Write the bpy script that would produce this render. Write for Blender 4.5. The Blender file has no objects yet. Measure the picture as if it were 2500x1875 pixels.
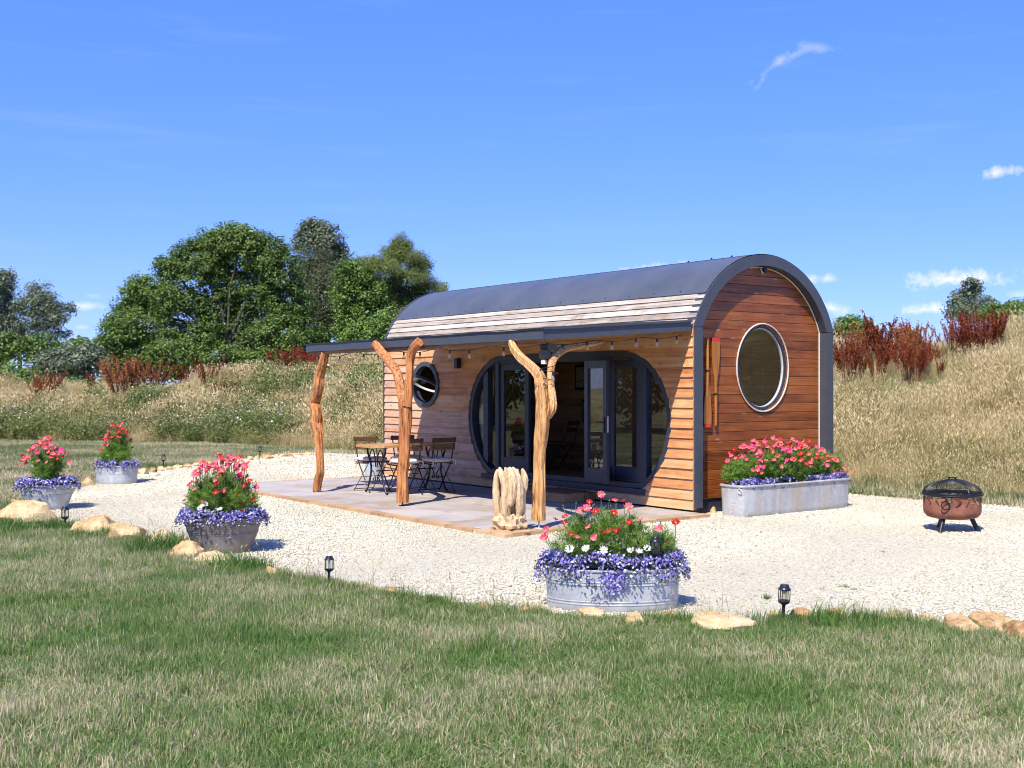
import bpy, math, random
import numpy as np
from mathutils import Vector, Matrix, noise as mnoise

random.seed(7)
RNG = np.random.default_rng(11)
R = math.radians
S = bpy.context.scene
COL = S.collection

# ------------------------------------------------------------------ camera
cam_d = bpy.data.cameras.new('camera')
cam = bpy.data.objects.new('camera', cam_d)
COL.objects.link(cam)
cam_d.sensor_width = 36.0
cam_d.lens = 2800.0 / 2500.0 * 36.0
cam_d.shift_y = 0.003
cam_d.clip_start = 0.05
cam_d.clip_end = 3000
cam.location = (0, 0, 1.65)
cam.rotation_euler = (R(90), 0, 0)
S.camera = cam

# ------------------------------------------------------------------ light
SUN_H = Vector((-0.382, -0.924, 0)).normalized()      # horizontal direction towards the sun
SUN_EL = R(52.6)
sun_d = bpy.data.lights.new('sun', 'SUN')
sun_d.energy = 4.6
sun_d.angle = R(0.53)
sun_d.color = (1.0, 0.95, 0.83)
sun = bpy.data.objects.new('sun', sun_d)
COL.objects.link(sun)
to_sun = Vector((SUN_H.x * math.cos(SUN_EL), SUN_H.y * math.cos(SUN_EL), math.sin(SUN_EL)))
sun.rotation_euler = to_sun.to_track_quat('Z', 'Y').to_euler()
sun.location = to_sun * 60

S.view_settings.view_transform = 'Standard'
S.view_settings.look = 'None'
S.view_settings.exposure = 0.66
S.view_settings.gamma = 1.0
S.cycles.use_denoising = True
S.cycles.denoising_input_passes = 'RGB_ALBEDO_NORMAL'
S.cycles.denoising_prefilter = 'ACCURATE'
S.cycles.use_adaptive_sampling = True
S.cycles.adaptive_threshold = 0.015
S.cycles.sample_clamp_indirect = 4.0
S.cycles.max_bounces = 6
S.cycles.diffuse_bounces = 3
S.cycles.glossy_bounces = 3
S.cycles.transmission_bounces = 4
S.cycles.filter_width = 1.0
S.cycles.transparent_max_bounces = 16
S.cycles.caustics_reflective = False
S.cycles.caustics_refractive = False


def nd(nt, typ, props=None, **inp):
    n = nt.nodes.new('ShaderNode' + typ)
    for k, v in (props or {}).items():
        setattr(n, k, v)
    for k, v in inp.items():
        key = int(k[1:]) if k[0] == '_' and k[1:].isdigit() else k.replace('__', ' ')
        s = n.inputs[key]
        if isinstance(v, bpy.types.NodeSocket):
            nt.links.new(v, s)
        elif isinstance(v, bpy.types.Node):
            nt.links.new(v.outputs[0], s)
        else:
            if hasattr(s, 'default_value') and hasattr(s.default_value, '__len__') and len(s.default_value) == 4 and len(v) == 3:
                v = tuple(v) + (1.0,)
            s.default_value = v
    return n


def math_(nt, op, a, b=0.0, c=0.0, clamp=False):
    return nd(nt, 'Math', {'operation': op, 'use_clamp': clamp}, _0=a, _1=b, _2=c).outputs[0]


def ramp(nt, fac, stops, interp='LINEAR'):
    n = nd(nt, 'ValToRGB', Fac=fac)
    n.color_ramp.interpolation = interp
    e = n.color_ramp.elements
    while len(e) > 2:
        e.remove(e[-1])
    for i, (p, c) in enumerate(stops):
        if i >= 2:
            e.new(p)
        e[i].position = p
        e[i].color = tuple(c) + (1.0,) if len(c) == 3 else c
    return n.outputs[0]


def mix(nt, fac, a, b, mode='MIX'):
    n = nd(nt, 'Mix', {'data_type': 'RGBA', 'blend_type': mode})
    for key, v in ((0, fac), (6, a), (7, b)):
        s = n.inputs[key]
        if isinstance(v, bpy.types.NodeSocket):
            nt.links.new(v, s)
        elif isinstance(v, (int, float)):
            s.default_value = v
        else:
            s.default_value = tuple(v) + (1.0,) if len(v) == 3 else v
    return n.outputs[2]


# world: physical sky, with the few small clouds of the day
world = bpy.data.worlds.new('World')
S.world = world
world.use_nodes = True
wt = world.node_tree
wt.nodes.clear()
sky = nd(wt, 'TexSky', {'sky_type': 'NISHITA', 'sun_disc': False, 'sun_elevation': SUN_EL,
                        'sun_rotation': math.atan2(SUN_H.x, SUN_H.y), 'altitude': 200.0,
                        'air_density': 1.0, 'dust_density': 0.25, 'ozone_density': 3.2})
gm = nd(wt, 'Gamma', Color=sky, Gamma=0.52)
hs = nd(wt, 'HueSaturation', Hue=0.510, Saturation=1.22, Value=1.0, Fac=1.0, Color=mix(wt, 1.0, gm.outputs[0], (1.40, 1.77, 2.88), 'MULTIPLY'))
tc = nd(wt, 'TexCoord')
sx = nd(wt, 'SeparateXYZ', Vector=tc.outputs['Generated'])
az = math_(wt, 'ARCTAN2', sx.outputs[0], sx.outputs[1])
el = math_(wt, 'ARCSINE', sx.outputs[2])


def pix_dir(px, py):
    x = (px - 1250) / 2800.0
    z = -(py - 945) / 2800.0
    return math.atan2(x, 1.0), math.asin(z / math.sqrt(1 + x * x + z * z))


cn = nd(wt, 'TexNoise', Vector=tc.outputs['Generated'], Scale=62.0, Detail=7.0, Roughness=0.68, Distortion=0.3)
cn2 = nd(wt, 'TexNoise', Vector=tc.outputs['Generated'], Scale=16.0, Detail=3.0, Roughness=0.55)
acc = None
CLOUDS = [  # px, py, half width, half height (px), tilt, strength
    (1900, 152, 66, 15, -0.62, 0.36), (1990, 116, 62, 13, 0.2, 0.24), (1862, 196, 34, 10, -0.9, 0.28), (1935, 135, 40, 12, -0.3, 0.3), (2438, 421, 50, 17, -0.1, 0.9),
    (2330, 682, 150, 24, 0.0, 0.95), (2260, 755, 85, 17, -0.05, 0.8), (1980, 682, 36, 18, 0, 0.7),
    (2020, 680, 30, 12, 0, 0.6), (2035, 752, 45, 18, 0.12, 0.85), (1590, 655, 130, 17, -0.1, 0.9), (208, 747, 55, 11, 0, 0.6), (232, 722, 26, 8, 0, 0.3),
    (198, 799, 20, 7, 0, 0.4), (2490, 720, 30, 14, 0, 0.5)]
for (px, py, rx, ry, tilt, st) in CLOUDS:
    a0, e0 = pix_dir(px, py)
    da = math_(wt, 'SUBTRACT', az, a0)
    de = math_(wt, 'SUBTRACT', el, e0)
    c, s_ = math.cos(tilt), math.sin(tilt)
    u = math_(wt, 'ADD', math_(wt, 'MULTIPLY', da, c * 2800 / rx), math_(wt, 'MULTIPLY', de, -s_ * 2800 / rx))
    v = math_(wt, 'ADD', math_(wt, 'MULTIPLY', da, s_ * 2800 / ry), math_(wt, 'MULTIPLY', de, c * 2800 / ry))
    d2 = math_(wt, 'ADD', math_(wt, 'MULTIPLY', u, u), math_(wt, 'MULTIPLY', v, v))
    m = math_(wt, 'SUBTRACT', 1.0, math_(wt, 'SQRT', d2))
    m = math_(wt, 'ADD', m, math_(wt, 'MULTIPLY', math_(wt, 'SUBTRACT', cn.outputs[0], 0.53), 3.4))
    m = math_(wt, 'MULTIPLY', math_(wt, 'MULTIPLY', m, 0.95, clamp=True), st * 0.8)
    acc = m if acc is None else math_(wt, 'MAXIMUM', acc, m)
# faint high cirrus streaks over the whole sky
mp = nd(wt, 'Mapping', Vector=tc.outputs['Generated'], Scale=(2.2, 2.2, 22.0))
ci = nd(wt, 'TexNoise', Vector=mp, Scale=2.3, Detail=5.0, Roughness=0.6, Distortion=0.4)
ciw = math_(wt, 'MULTIPLY', math_(wt, 'SUBTRACT', ci.outputs[0], 0.56, clamp=True), 1.3)
acc = math_(wt, 'MAXIMUM', acc, math_(wt, 'MULTIPLY', ciw, 0.16), clamp=True)
cl = mix(wt, acc, hs.outputs[0], (6.6, 6.3, 6.7))
bg = nd(wt, 'Background', Color=cl, Strength=0.12)
wo = nd(wt, 'OutputWorld')
wt.links.new(bg.outputs[0], wo.inputs[0])

# ------------------------------------------------------------------ calibration helpers
CX, CY = 2.339, 14.65                                   # near corner of the cabin on the ground
AX = Vector((0.604, -0.797)).normalized()
AY = Vector((-AX.y, AX.x))
CAB_RZ = math.atan2(AX.y, AX.x)
PZ = 0.05                                               # top of the patio


def W(x, y, z=0.0):
    return Vector((CX + x * AX.x + y * AY.x, CY + x * AX.y + y * AY.y, z))


def G(px, py, z=0.0):
    Y = 2800.0 * (1.65 - z) / (py - 945.0)
    return Vector(((px - 1250.0) / 2800.0 * Y, Y, z))


# ------------------------------------------------------------------ object helpers
def tag(o, label=None, cat=None, group=None, kind=None):
    if label: o['label'] = label
    if cat: o['category'] = cat
    if group: o['group'] = group
    if kind: o['kind'] = kind
    return o


def empty(name, loc=(0, 0, 0), rz=0.0, label=None, cat=None, group=None):
    o = bpy.data.objects.new(name, None)
    o.empty_display_size = 0.1
    COL.objects.link(o)
    o.location = loc
    o.rotation_euler = (0, 0, rz)
    return tag(o, label, cat, group)


def link(name, me, mat=None, parent=None, loc=None, rot=None, scl=None):
    o = bpy.data.objects.new(name, me)
    COL.objects.link(o)
    if mat is not None and not me.materials:
        me.materials.append(mat)
    if parent is not None:
        o.parent = parent
    if loc is not None: o.location = loc
    if rot is not None: o.rotation_euler = rot
    if scl is not None: o.scale = scl
    return o


def copy_tree(o, parent=None):
    c = o.copy()
    COL.objects.link(c)
    if parent is not None:
        c.parent = parent
    for ch in o.children:
        copy_tree(ch, c)
    return c


def finish(me, smooth=None):
    if smooth:
        me.polygons.foreach_set('use_smooth', np.ones(len(me.polygons), dtype=bool))
        me.set_sharp_from_angle(angle=R(smooth))
    me.update()
    return me


class MB:
    def __init__(self):
        self.v = []
        self.f = []

    def add(self, vs, fs):
        b = len(self.v)
        self.v.extend([tuple(p) for p in vs])
        self.f.extend([tuple(i + b for i in f) for f in fs])

    def box(self, lo, hi, m=None):
        x0, y0, z0 = lo; x1, y1, z1 = hi
        vs = [Vector(p) for p in ((x0, y0, z0), (x1, y0, z0), (x1, y1, z0), (x0, y1, z0),
                                  (x0, y0, z1), (x1, y0, z1), (x1, y1, z1), (x0, y1, z1))]
        if m is not None: vs = [m @ p for p in vs]
        self.add(vs, [(0, 3, 2, 1), (4, 5, 6, 7), (0, 1, 5, 4), (1, 2, 6, 5), (2, 3, 7, 6), (3, 0, 4, 7)])

    def bbox(self, lo, hi, b=0.004, m=None):
        """box with chamfered vertical and horizontal edges"""
        x0, y0, z0 = lo; x1, y1, z1 = hi
        vs = []
        for z, o in ((z0, b), (z0 + b, 0), (z1 - b, 0), (z1, b)):
            for (x, y) in ((x0 + o + b, y0 + o), (x1 - o - b, y0 + o), (x1 - o, y0 + o + b), (x1 - o, y1 - o - b),
                           (x1 - o - b, y1 - o), (x0 + o + b, y1 - o), (x0 + o, y1 - o - b), (x0 + o, y0 + o + b)):
                p = Vector((x, y, z))
                vs.append(m @ p if m is not None else p)
        fs = [tuple(range(7, -1, -1)), tuple(range(24, 32))]
        for k in range(3):
            for i in range(8):
                j = (i + 1) % 8
                fs.append((k * 8 + i, k * 8 + j, k * 8 + 8 + j, k * 8 + 8 + i))
        self.add(vs, fs)

    def tube(self, pts, rad, seg=8, cap=True, flat=None, jit=0.0):
        pts = [Vector(p) for p in pts]
        n = len(pts)
        if not hasattr(rad, '__len__'): rad = [rad] * n
        ref = None
        vs, fs = [], []
        for i, p in enumerate(pts):
            t = (pts[min(i + 1, n - 1)] - pts[max(i - 1, 0)])
            t = t.normalized() if t.length > 1e-9 else Vector((0, 0, 1))
            if ref is None:
                ref = t.orthogonal().normalized()
            ref = (ref - t * ref.dot(t))
            ref = ref.normalized() if ref.length > 1e-6 else t.orthogonal().normalized()
            bi = t.cross(ref)
            for k in range(seg):
                a = 2 * math.pi * k / seg
                r = rad[i] * (1 + (random.uniform(-jit, jit) if jit else 0))
                q = ref * math.cos(a) * r + bi * math.sin(a) * r * (flat or 1.0)
                vs.append(p + q)
        for i in range(n - 1):
            for k in range(seg):
                l = (k + 1) % seg
                fs.append((i * seg + k, i * seg + l, (i + 1) * seg + l, (i + 1) * seg + k))
        if cap:
            fs.append(tuple(range(seg - 1, -1, -1)))
            fs.append(tuple(range((n - 1) * seg, n * seg)))
        self.add(vs, fs)

    def lathe(self, prof, seg=32, sx=1.0, sy=1.0, cap0=False, cap1=False, off=(0, 0, 0), sup=2.0):
        vs, fs = [], []
        for (r, z) in prof:
            for k in range(seg):
                a = 2 * math.pi * k / seg
                c, s_ = math.cos(a), math.sin(a)
                if sup != 2.0:
                    c = math.copysign(abs(c) ** (2 / sup), c)
                    s_ = math.copysign(abs(s_) ** (2 / sup), s_)
                vs.append((off[0] + c * r * sx, off[1] + s_ * r * sy, off[2] + z))
        n = len(prof)
        for i in range(n - 1):
            for k in range(seg):
                l = (k + 1) % seg
                fs.append((i * seg + k, i * seg + l, (i + 1) * seg + l, (i + 1) * seg + k))
        if cap0: fs.append(tuple(range(seg - 1, -1, -1)))
        if cap1: fs.append(tuple(range((n - 1) * seg, n * seg)))
        self.add(vs, fs)

    def loft(self, A, B, closed=True):
        """strip between two equally long point lists"""
        n = len(A)
        vs = list(A) + list(B)
        fs = []
        for i in range(n if closed else n - 1):
            j = (i + 1) % n
            fs.append((i, j, n + j, n + i))
        self.add(vs, fs)

    def prism(self, poly, fn, t0, t1):
        """closed 2-D polygon extruded between t0 and t1, fn(a, b, t) -> point"""
        n = len(poly)
        vs = [fn(a, b, t0) for a, b in poly] + [fn(a, b, t1) for a, b in poly]
        fs = [tuple(range(n - 1, -1, -1)), tuple(range(n, 2 * n))]
        for i in range(n):
            j = (i + 1) % n
            fs.append((i, j, n + j, n + i))
        self.add(vs, fs)

    def mesh(self, name, smooth=None):
        me = bpy.data.meshes.new(name)
        me.from_pydata(self.v, [], self.f)
        return finish(me, smooth)

    def build(self, name, mat, parent=None, smooth=None, loc=None, rot=None, scl=None):
        return link(name, self.mesh(name, smooth), mat, parent, loc, rot, scl)


def np_mesh(name, V, F, attr=None, domain='FACE', smooth=False):
    """V (n,3), F (m,k) arrays -> mesh; attr: dict of per-face float arrays"""
    V = np.asarray(V, dtype=np.float32)
    F = np.asarray(F, dtype=np.int32)
    me = bpy.data.meshes.new(name)
    me.vertices.add(len(V))
    me.vertices.foreach_set('co', V.ravel())
    k = F.shape[1]
    me.loops.add(F.size)
    me.loops.foreach_set('vertex_index', F.ravel())
    me.polygons.add(len(F))
    me.polygons.foreach_set('loop_start', np.arange(0, F.size, k, dtype=np.int32))
    if smooth:
        me.polygons.foreach_set('use_smooth', np.ones(len(F), dtype=bool))
    me.update(calc_edges=True)
    for nm, arr in (attr or {}).items():
        a = me.attributes.new(nm, 'FLOAT', domain)
        a.data.foreach_set('value', np.asarray(arr, dtype=np.float32))
    return me


# ------------------------------------------------------------------ materials
def new_mat(name):
    m = bpy.data.materials.new(name)
    m.use_nodes = True
    nt = m.node_tree
    nt.nodes.clear()
    out = nd(nt, 'OutputMaterial')
    return m, nt, out


def princ(nt, out, color, rough=0.6, metal=0.0, spec=0.5, bump=None, bump_s=0.3, bump_d=0.01, coat=0.0):
    b = nd(nt, 'BsdfPrincipled')
    for key, v in (('Base Color', color), ('Roughness', rough), ('Metallic', metal), ('Specular IOR Level', spec)):
        s = b.inputs[key]
        if isinstance(v, bpy.types.NodeSocket): nt.links.new(v, s)
        elif key == 'Base Color': s.default_value = tuple(v) + (1.0,)
        else: s.default_value = v
    if coat:
        b.inputs['Coat Weight'].default_value = coat
        b.inputs['Coat Roughness'].default_value = 0.25
    if bump is not None:
        bn = nd(nt, 'Bump', Height=bump, Strength=bump_s, Distance=bump_d)
        nt.links.new(bn.outputs[0], b.inputs['Normal'])
    nt.links.new(b.outputs[0], out.inputs[0])
    return b


def objc(nt):
    return nd(nt, 'TexCoord').outputs['Object']


def simple(name, col, rough=0.5, metal=0.0, var=0.12, scale=18.0, bump=0.0, spec=0.5):
    m, nt, out = new_mat(name)
    n = nd(nt, 'TexNoise', Vector=objc(nt), Scale=scale, Detail=5.0, Roughness=0.6)
    c = ramp(nt, n.outputs[0], [(0.3, tuple(x * (1 - var) for x in col)), (0.7, tuple(min(1, x * (1 + var)) for x in col))])
    r = math_(nt, 'ADD', rough - 0.08, math_(nt, 'MULTIPLY', n.outputs[0], 0.16))
    princ(nt, out, c, r, metal, spec, n.outputs[0] if bump else None, bump or 0.1, 0.01)
    return m


def wood(name, dark, mid, light, axis='x', grain=1.0, rough=0.55, coat=0.0, knots=0.7, knotcol=None, tone=0.35, bump=0.25, stain=None, spec=0.4, cracks=0.0):
    m, nt, out = new_mat(name)
    oc = objc(nt)
    oi = nd(nt, 'ObjectInfo')
    off = nd(nt, 'CombineXYZ', X=math_(nt, 'MULTIPLY', oi.outputs['Random'], 37.0), Y=math_(nt, 'MULTIPLY', oi.outputs['Random'], 11.0), Z=math_(nt, 'MULTIPLY', oi.outputs['Random'], 23.0))
    va = nd(nt, 'VectorMath', {'operation': 'ADD'}, _0=oc, _1=off)
    sc = {'x': (0.9, 16, 16), 'y': (16, 0.9, 16), 'z': (16, 16, 0.9)}[axis]
    mp_ = nd(nt, 'Mapping', Vector=va, Scale=tuple(s * grain for s in sc))
    g1 = nd(nt, 'TexNoise', Vector=mp_, Scale=1.0, Detail=6.0, Roughness=0.65, Distortion=0.6)
    ksc = {'x': (2.6, 9, 9), 'y': (9, 2.6, 9), 'z': (9, 9, 2.6)}[axis]
    mk = nd(nt, 'Mapping', Vector=va, Scale=ksc)
    kn = nd(nt, 'TexVoronoi', Vector=mk, Scale=1.0, Randomness=1.0)
    km = ramp(nt, kn.outputs['Distance'], [(0.05, (1, 1, 1)), (0.16, (0, 0, 0))])
    blot = nd(nt, 'TexNoise', Vector=va, Scale=2.2, Detail=3.0, Roughness=0.6)
    f = math_(nt, 'ADD', math_(nt, 'MULTIPLY', g1.outputs[0], 0.75), math_(nt, 'MULTIPLY', blot.outputs[0], 0.35))
    f = math_(nt, 'ADD', f, math_(nt, 'MULTIPLY', math_(nt, 'SUBTRACT', oi.outputs['Random'], 0.5), tone))
    c = ramp(nt, f, [(0.3, dark), (0.52, mid), (0.75, light)])
    if stain is not None:
        st = nd(nt, 'TexNoise', Vector=va, Scale=3.1, Detail=4.0, Roughness=0.7)
        c = mix(nt, ramp(nt, st.outputs[0], [(0.56, (0, 0, 0)), (0.72, (0.75, 0.75, 0.75))]), c, stain)
    if cracks:
        csc = {'x': (1.1, 70, 70), 'y': (70, 1.1, 70), 'z': (60, 60, 1.0)}[axis]
        cr = nd(nt, 'TexNoise', Vector=nd(nt, 'Mapping', Vector=va, Scale=csc), Scale=1.0, Detail=3.0, Roughness=0.6, Distortion=0.3)
        c = mix(nt, math_(nt, 'MULTIPLY', ramp(nt, cr.outputs[0], [(0.36, (1, 1, 1)), (0.46, (0, 0, 0))]), cracks), c, tuple(x * 0.35 for x in dark))
    c = mix(nt, math_(nt, 'MULTIPLY', km, knots), c, knotcol or tuple(x * 0.45 for x in dark))
    princ(nt, out, c, rough, 0.0, spec, g1.outputs[0], bump, 0.006, coat)
    return m


def grass_mat(name, green1, green2, dry1, dry2, nscale, bias, rndw=0.35, transl=0.3, obj_rnd=0.25, rough=0.75, pat=2.2):
    """blades: colour from a world-space patch noise and a per-blade random value"""
    m, nt, out = new_mat(name)
    geo = nd(nt, 'NewGeometry')
    n = nd(nt, 'TexNoise', Vector=geo.outputs['Position'], Scale=nscale, Detail=4.0, Roughness=0.62)
    rnd = nd(nt, 'Attribute', {'attribute_name': 'rnd'}).outputs['Fac']
    oi = nd(nt, 'ObjectInfo').outputs['Random']
    f = math_(nt, 'ADD', math_(nt, 'MULTIPLY', math_(nt, 'SUBTRACT', n.outputs[0], 0.5), pat), bias)
    f = math_(nt, 'ADD', f, math_(nt, 'MULTIPLY', math_(nt, 'SUBTRACT', rnd, 0.5), rndw * 2))
    f = math_(nt, 'ADD', f, math_(nt, 'MULTIPLY', math_(nt, 'SUBTRACT', oi, 0.5), obj_rnd * 2))
    c = ramp(nt, f, [(0.12, green1), (0.42, green2), (0.6, dry1), (0.9, dry2)])
    d = nd(nt, 'BsdfPrincipled', Roughness=rough)
    d.inputs['Specular IOR Level'].default_value = 0.35
    nt.links.new(c, d.inputs['Base Color'])
    t = nd(nt, 'BsdfTranslucent', Color=c)
    ms = nd(nt, 'MixShader', Fac=transl, _1=d.outputs[0], _2=t.outputs[0])
    nt.links.new(ms.outputs[0], out.inputs[0])
    return m


def leaf_mat(name, stops, transl=0.32, rough=0.55, spec=0.3, nscale=0.5, nw=0.5):
    m, nt, out = new_mat(name)
    geo = nd(nt, 'NewGeometry')
    n = nd(nt, 'TexNoise', Vector=geo.outputs['Position'], Scale=nscale, Detail=2.0)
    rnd = nd(nt, 'Attribute', {'attribute_name': 'rnd'}).outputs['Fac']
    f = math_(nt, 'ADD', rnd, math_(nt, 'MULTIPLY', math_(nt, 'SUBTRACT', n.outputs[0], 0.5), nw * 2))
    c = ramp(nt, f, stops)
    d = nd(nt, 'BsdfPrincipled', Roughness=rough)
    d.inputs['Specular IOR Level'].default_value = spec
    nt.links.new(c, d.inputs['Base Color'])
    t = nd(nt, 'BsdfTranslucent', Color=c)
    ms = nd(nt, 'MixShader', Fac=transl, _1=d.outputs[0], _2=t.outputs[0])
    nt.links.new(ms.outputs[0], out.inputs[0])
    return m


def glass_mat(name, tint=(0.86, 0.9, 0.9), f0=0.09):
    m, nt, out = new_mat(name)
    lw = nd(nt, 'LayerWeight', Blend=0.5)
    fac = math_(nt, 'ADD', f0, math_(nt, 'MULTIPLY', math_(nt, 'POWER', lw.outputs['Facing'], 4.0), 0.9), clamp=True)
    n = nd(nt, 'TexNoise', Vector=objc(nt), Scale=2.2, Detail=1.0)
    bn = nd(nt, 'Bump', Height=n.outputs[0], Strength=0.02, Distance=0.02)
    gl = nd(nt, 'BsdfGlossy', Color=(1, 1, 1), Roughness=0.004, Normal=bn.outputs[0])
    tr = nd(nt, 'BsdfTransparent', Color=tint)
    ms = nd(nt, 'MixShader', Fac=fac, _1=tr.outputs[0], _2=gl.outputs[0])
    nt.links.new(ms.outputs[0], out.inputs[0])
    return m


MT = {}
MT['larch'] = wood('larch_cladding', (0.40, 0.135, 0.045), (0.60, 0.280, 0.112), (0.73, 0.45, 0.235), 'x', 1.0, 0.62, knots=0.55, tone=0.22, stain=(0.30, 0.13, 0.06), bump=0.2)
MT['larch_pale'] = wood('larch_pale', (0.37, 0.175, 0.095), (0.58, 0.335, 0.20), (0.71, 0.48, 0.33), 'x', 1.0, 0.68, knots=0.7, knotcol=(0.12, 0.035, 0.018), tone=0.25, stain=(0.30, 0.15, 0.085), bump=0.2)
MT['weathered'] = wood('weathered_boards', (0.20, 0.155, 0.12), (0.42, 0.35, 0.28), (0.60, 0.54, 0.46), 'x', 1.1, 0.8, knots=0.5, tone=0.25, bump=0.4, cracks=0.4, stain=(0.24, 0.15, 0.09))
MT['stained'] = wood('stained_end_boards', (0.085, 0.020, 0.005), (0.24, 0.062, 0.012), (0.39, 0.122, 0.026), 'y', 1.0, 0.42, coat=0.25, knots=0.8, knotcol=(0.42, 0.25, 0.15), tone=0.20, bump=0.2, cracks=0.3)
MT['inner'] = wood('interior_boards', (0.25, 0.11, 0.045), (0.42, 0.21, 0.09), (0.54, 0.31, 0.15), 'x', 0.8, 0.5, tone=0.3)
MT['bark'] = wood('post_heartwood', (0.10, 0.028, 0.010), (0.43, 0.155, 0.045), (0.70, 0.34, 0.13), 'z', 2.1, 0.66, coat=0.0, knots=0.75, tone=0.06, bump=1.0, cracks=0.75)
MT['bark_pale'] = wood('post_sapwood', (0.15, 0.055, 0.018), (0.54, 0.27, 0.095), (0.78, 0.50, 0.23), 'z', 2.1, 0.66, coat=0.0, knots=0.75, tone=0.06, bump=1.0, cracks=0.75)
MT['sleeper'] = wood('step_timber', (0.16, 0.07, 0.03), (0.36, 0.19, 0.085), (0.50, 0.30, 0.15), 'x', 1.0, 0.7, tone=0.3)
MT['table'] = wood('table_pine', (0.36, 0.17, 0.05), (0.55, 0.29, 0.09), (0.66, 0.40, 0.16), 'y', 1.2, 0.4, coat=0.3, tone=0.2, knots=0.4)
MT['chairwood'] = wood('chair_slat_wood', (0.08, 0.035, 0.016), (0.17, 0.085, 0.042), (0.26, 0.15, 0.085), 'y', 1.4, 0.5, tone=0.2, knots=0.2)
MT['carved'] = wood('carved_wood', (0.36, 0.21, 0.10), (0.58, 0.41, 0.23), (0.70, 0.54, 0.34), 'z', 1.3, 0.8, knots=0.3, tone=0.05, bump=1.0, cracks=0.45)
MT['oar'] = wood('oar_varnish', (0.20, 0.06, 0.012), (0.37, 0.13, 0.026), (0.48, 0.20, 0.05), 'z', 1.2, 0.45, coat=0.1, tone=0.1, knots=0.1)
MT['metal'] = simple('anthracite_steel', (0.058, 0.063, 0.078), 0.42, 0.0, 0.10, 6.0, spec=0.55)
MT['roof'] = simple('roof_sheet', (0.084, 0.090, 0.100), 0.36, 0.0, 0.16, 1.6, spec=0.6)
MT['frame'] = simple('painted_frame', (0.030, 0.036, 0.058), 0.38, 0.0, 0.08, 10.0)
MT['iron'] = simple('black_iron', (0.012, 0.012, 0.016), 0.4, 0.0, 0.3, 40.0)
MT['black'] = simple('black_plastic', (0.016, 0.017, 0.026), 0.3, 0.0, 0.1, 30.0)
MT['rope'] = simple('rope', (0.62, 0.55, 0.44), 0.9, 0.0, 0.2, 60.0)
MT['white_seal'] = simple('white_seal', (0.66, 0.66, 0.64), 0.5, 0.0, 0.06)
MT['red'] = simple('red_paint', (0.62, 0.035, 0.03), 0.5, 0.0, 0.2, 50.0)
MT['curtain'] = simple('curtain_linen', (0.74, 0.70, 0.63), 0.95, 0.0, 0.06)
MT['cushion'] = simple('cushion_cloth', (0.66, 0.62, 0.56), 0.95, 0.0, 0.08, 9.0)
MT['white_plastic'] = simple('white_plastic', (0.60, 0.66, 0.74), 0.4, 0.0, 0.05)
MT['glass'] = glass_mat('window_glass')
MT['bulb'] = glass_mat('bulb_glass', (0.95, 0.93, 0.88), 0.16)
MT['soil'] = simple('potting_soil', (0.035, 0.022, 0.014), 0.95, 0.0, 0.4, 40.0)
MT['mat'] = simple('coir_mat', (0.20, 0.095, 0.045), 1.0, 0.0, 0.35, 180.0, bump=0.6)
MT['mortar'] = simple('mortar', (0.34, 0.27, 0.20), 0.95, 0.0, 0.2, 20.0)
MT['rust'] = simple('rusty_steel', (0.235, 0.088, 0.052), 0.8, 0.0, 0.5, 7.0, bump=0.25)
MT['petal_c'] = leaf_mat('petal_coral', [(0.0, (0.58, 0.05, 0.09)), (0.55, (0.78, 0.13, 0.19)), (1.0, (0.86, 0.30, 0.32))], 0.3, 0.6, 0.2, 7.0, 0.5)
MT['petal_r'] = leaf_mat('petal_red', [(0.0, (0.36, 0.008, 0.014)), (0.55, (0.60, 0.016, 0.022)), (1.0, (0.70, 0.04, 0.04))], 0.3, 0.6, 0.2, 7.0, 0.5)
MT['petal_m'] = leaf_mat('petal_magenta', [(0.0, (0.55, 0.01, 0.10)), (0.55, (0.75, 0.03, 0.17)), (1.0, (0.82, 0.10, 0.26))], 0.3, 0.6, 0.2, 7.0, 0.5)
MT['petal_w'] = leaf_mat('petal_white', [(0.0, (0.60, 0.55, 0.56)), (0.5, (0.78, 0.76, 0.74)), (1.0, (0.84, 0.83, 0.80))], 0.25, 0.6, 0.2, 7.0, 0.3)
MT['yellow'] = simple('flower_eye', (0.70, 0.36, 0.03), 0.8, 0.0, 0.3, 200.0)
MT['lobelia'] = leaf_mat('lobelia_petal', [(0.0, (0.13, 0.095, 0.40)), (0.45, (0.29, 0.24, 0.66)), (0.8, (0.47, 0.43, 0.79)), (1.0, (0.76, 0.74, 0.88))], 0.25, 0.6, 0.2, 9.0, 0.35)
MT['lobleaf'] = leaf_mat('lobelia_leaf', [(0.0, (0.020, 0.030, 0.014)), (1.0, (0.07, 0.10, 0.035))], 0.25)
MT['cosmosleaf'] = leaf_mat('cosmos_foliage', [(0.0, (0.08, 0.17, 0.022)), (0.5, (0.19, 0.34, 0.05)), (1.0, (0.34, 0.50, 0.10))], 0.4, 0.6, 0.25, 6.0, 0.45)
MT['stem'] = simple('flower_stem', (0.10, 0.15, 0.04), 0.7, 0.0, 0.3, 30.0)
MT['branch'] = simple('tree_bark', (0.085, 0.07, 0.055), 0.9, 0.0, 0.4, 6.0, bump=0.5)
MT['branch_grey'] = simple('tree_bark_grey', (0.24, 0.22, 0.19), 0.9, 0.0, 0.3, 6.0, bump=0.5)


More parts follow.
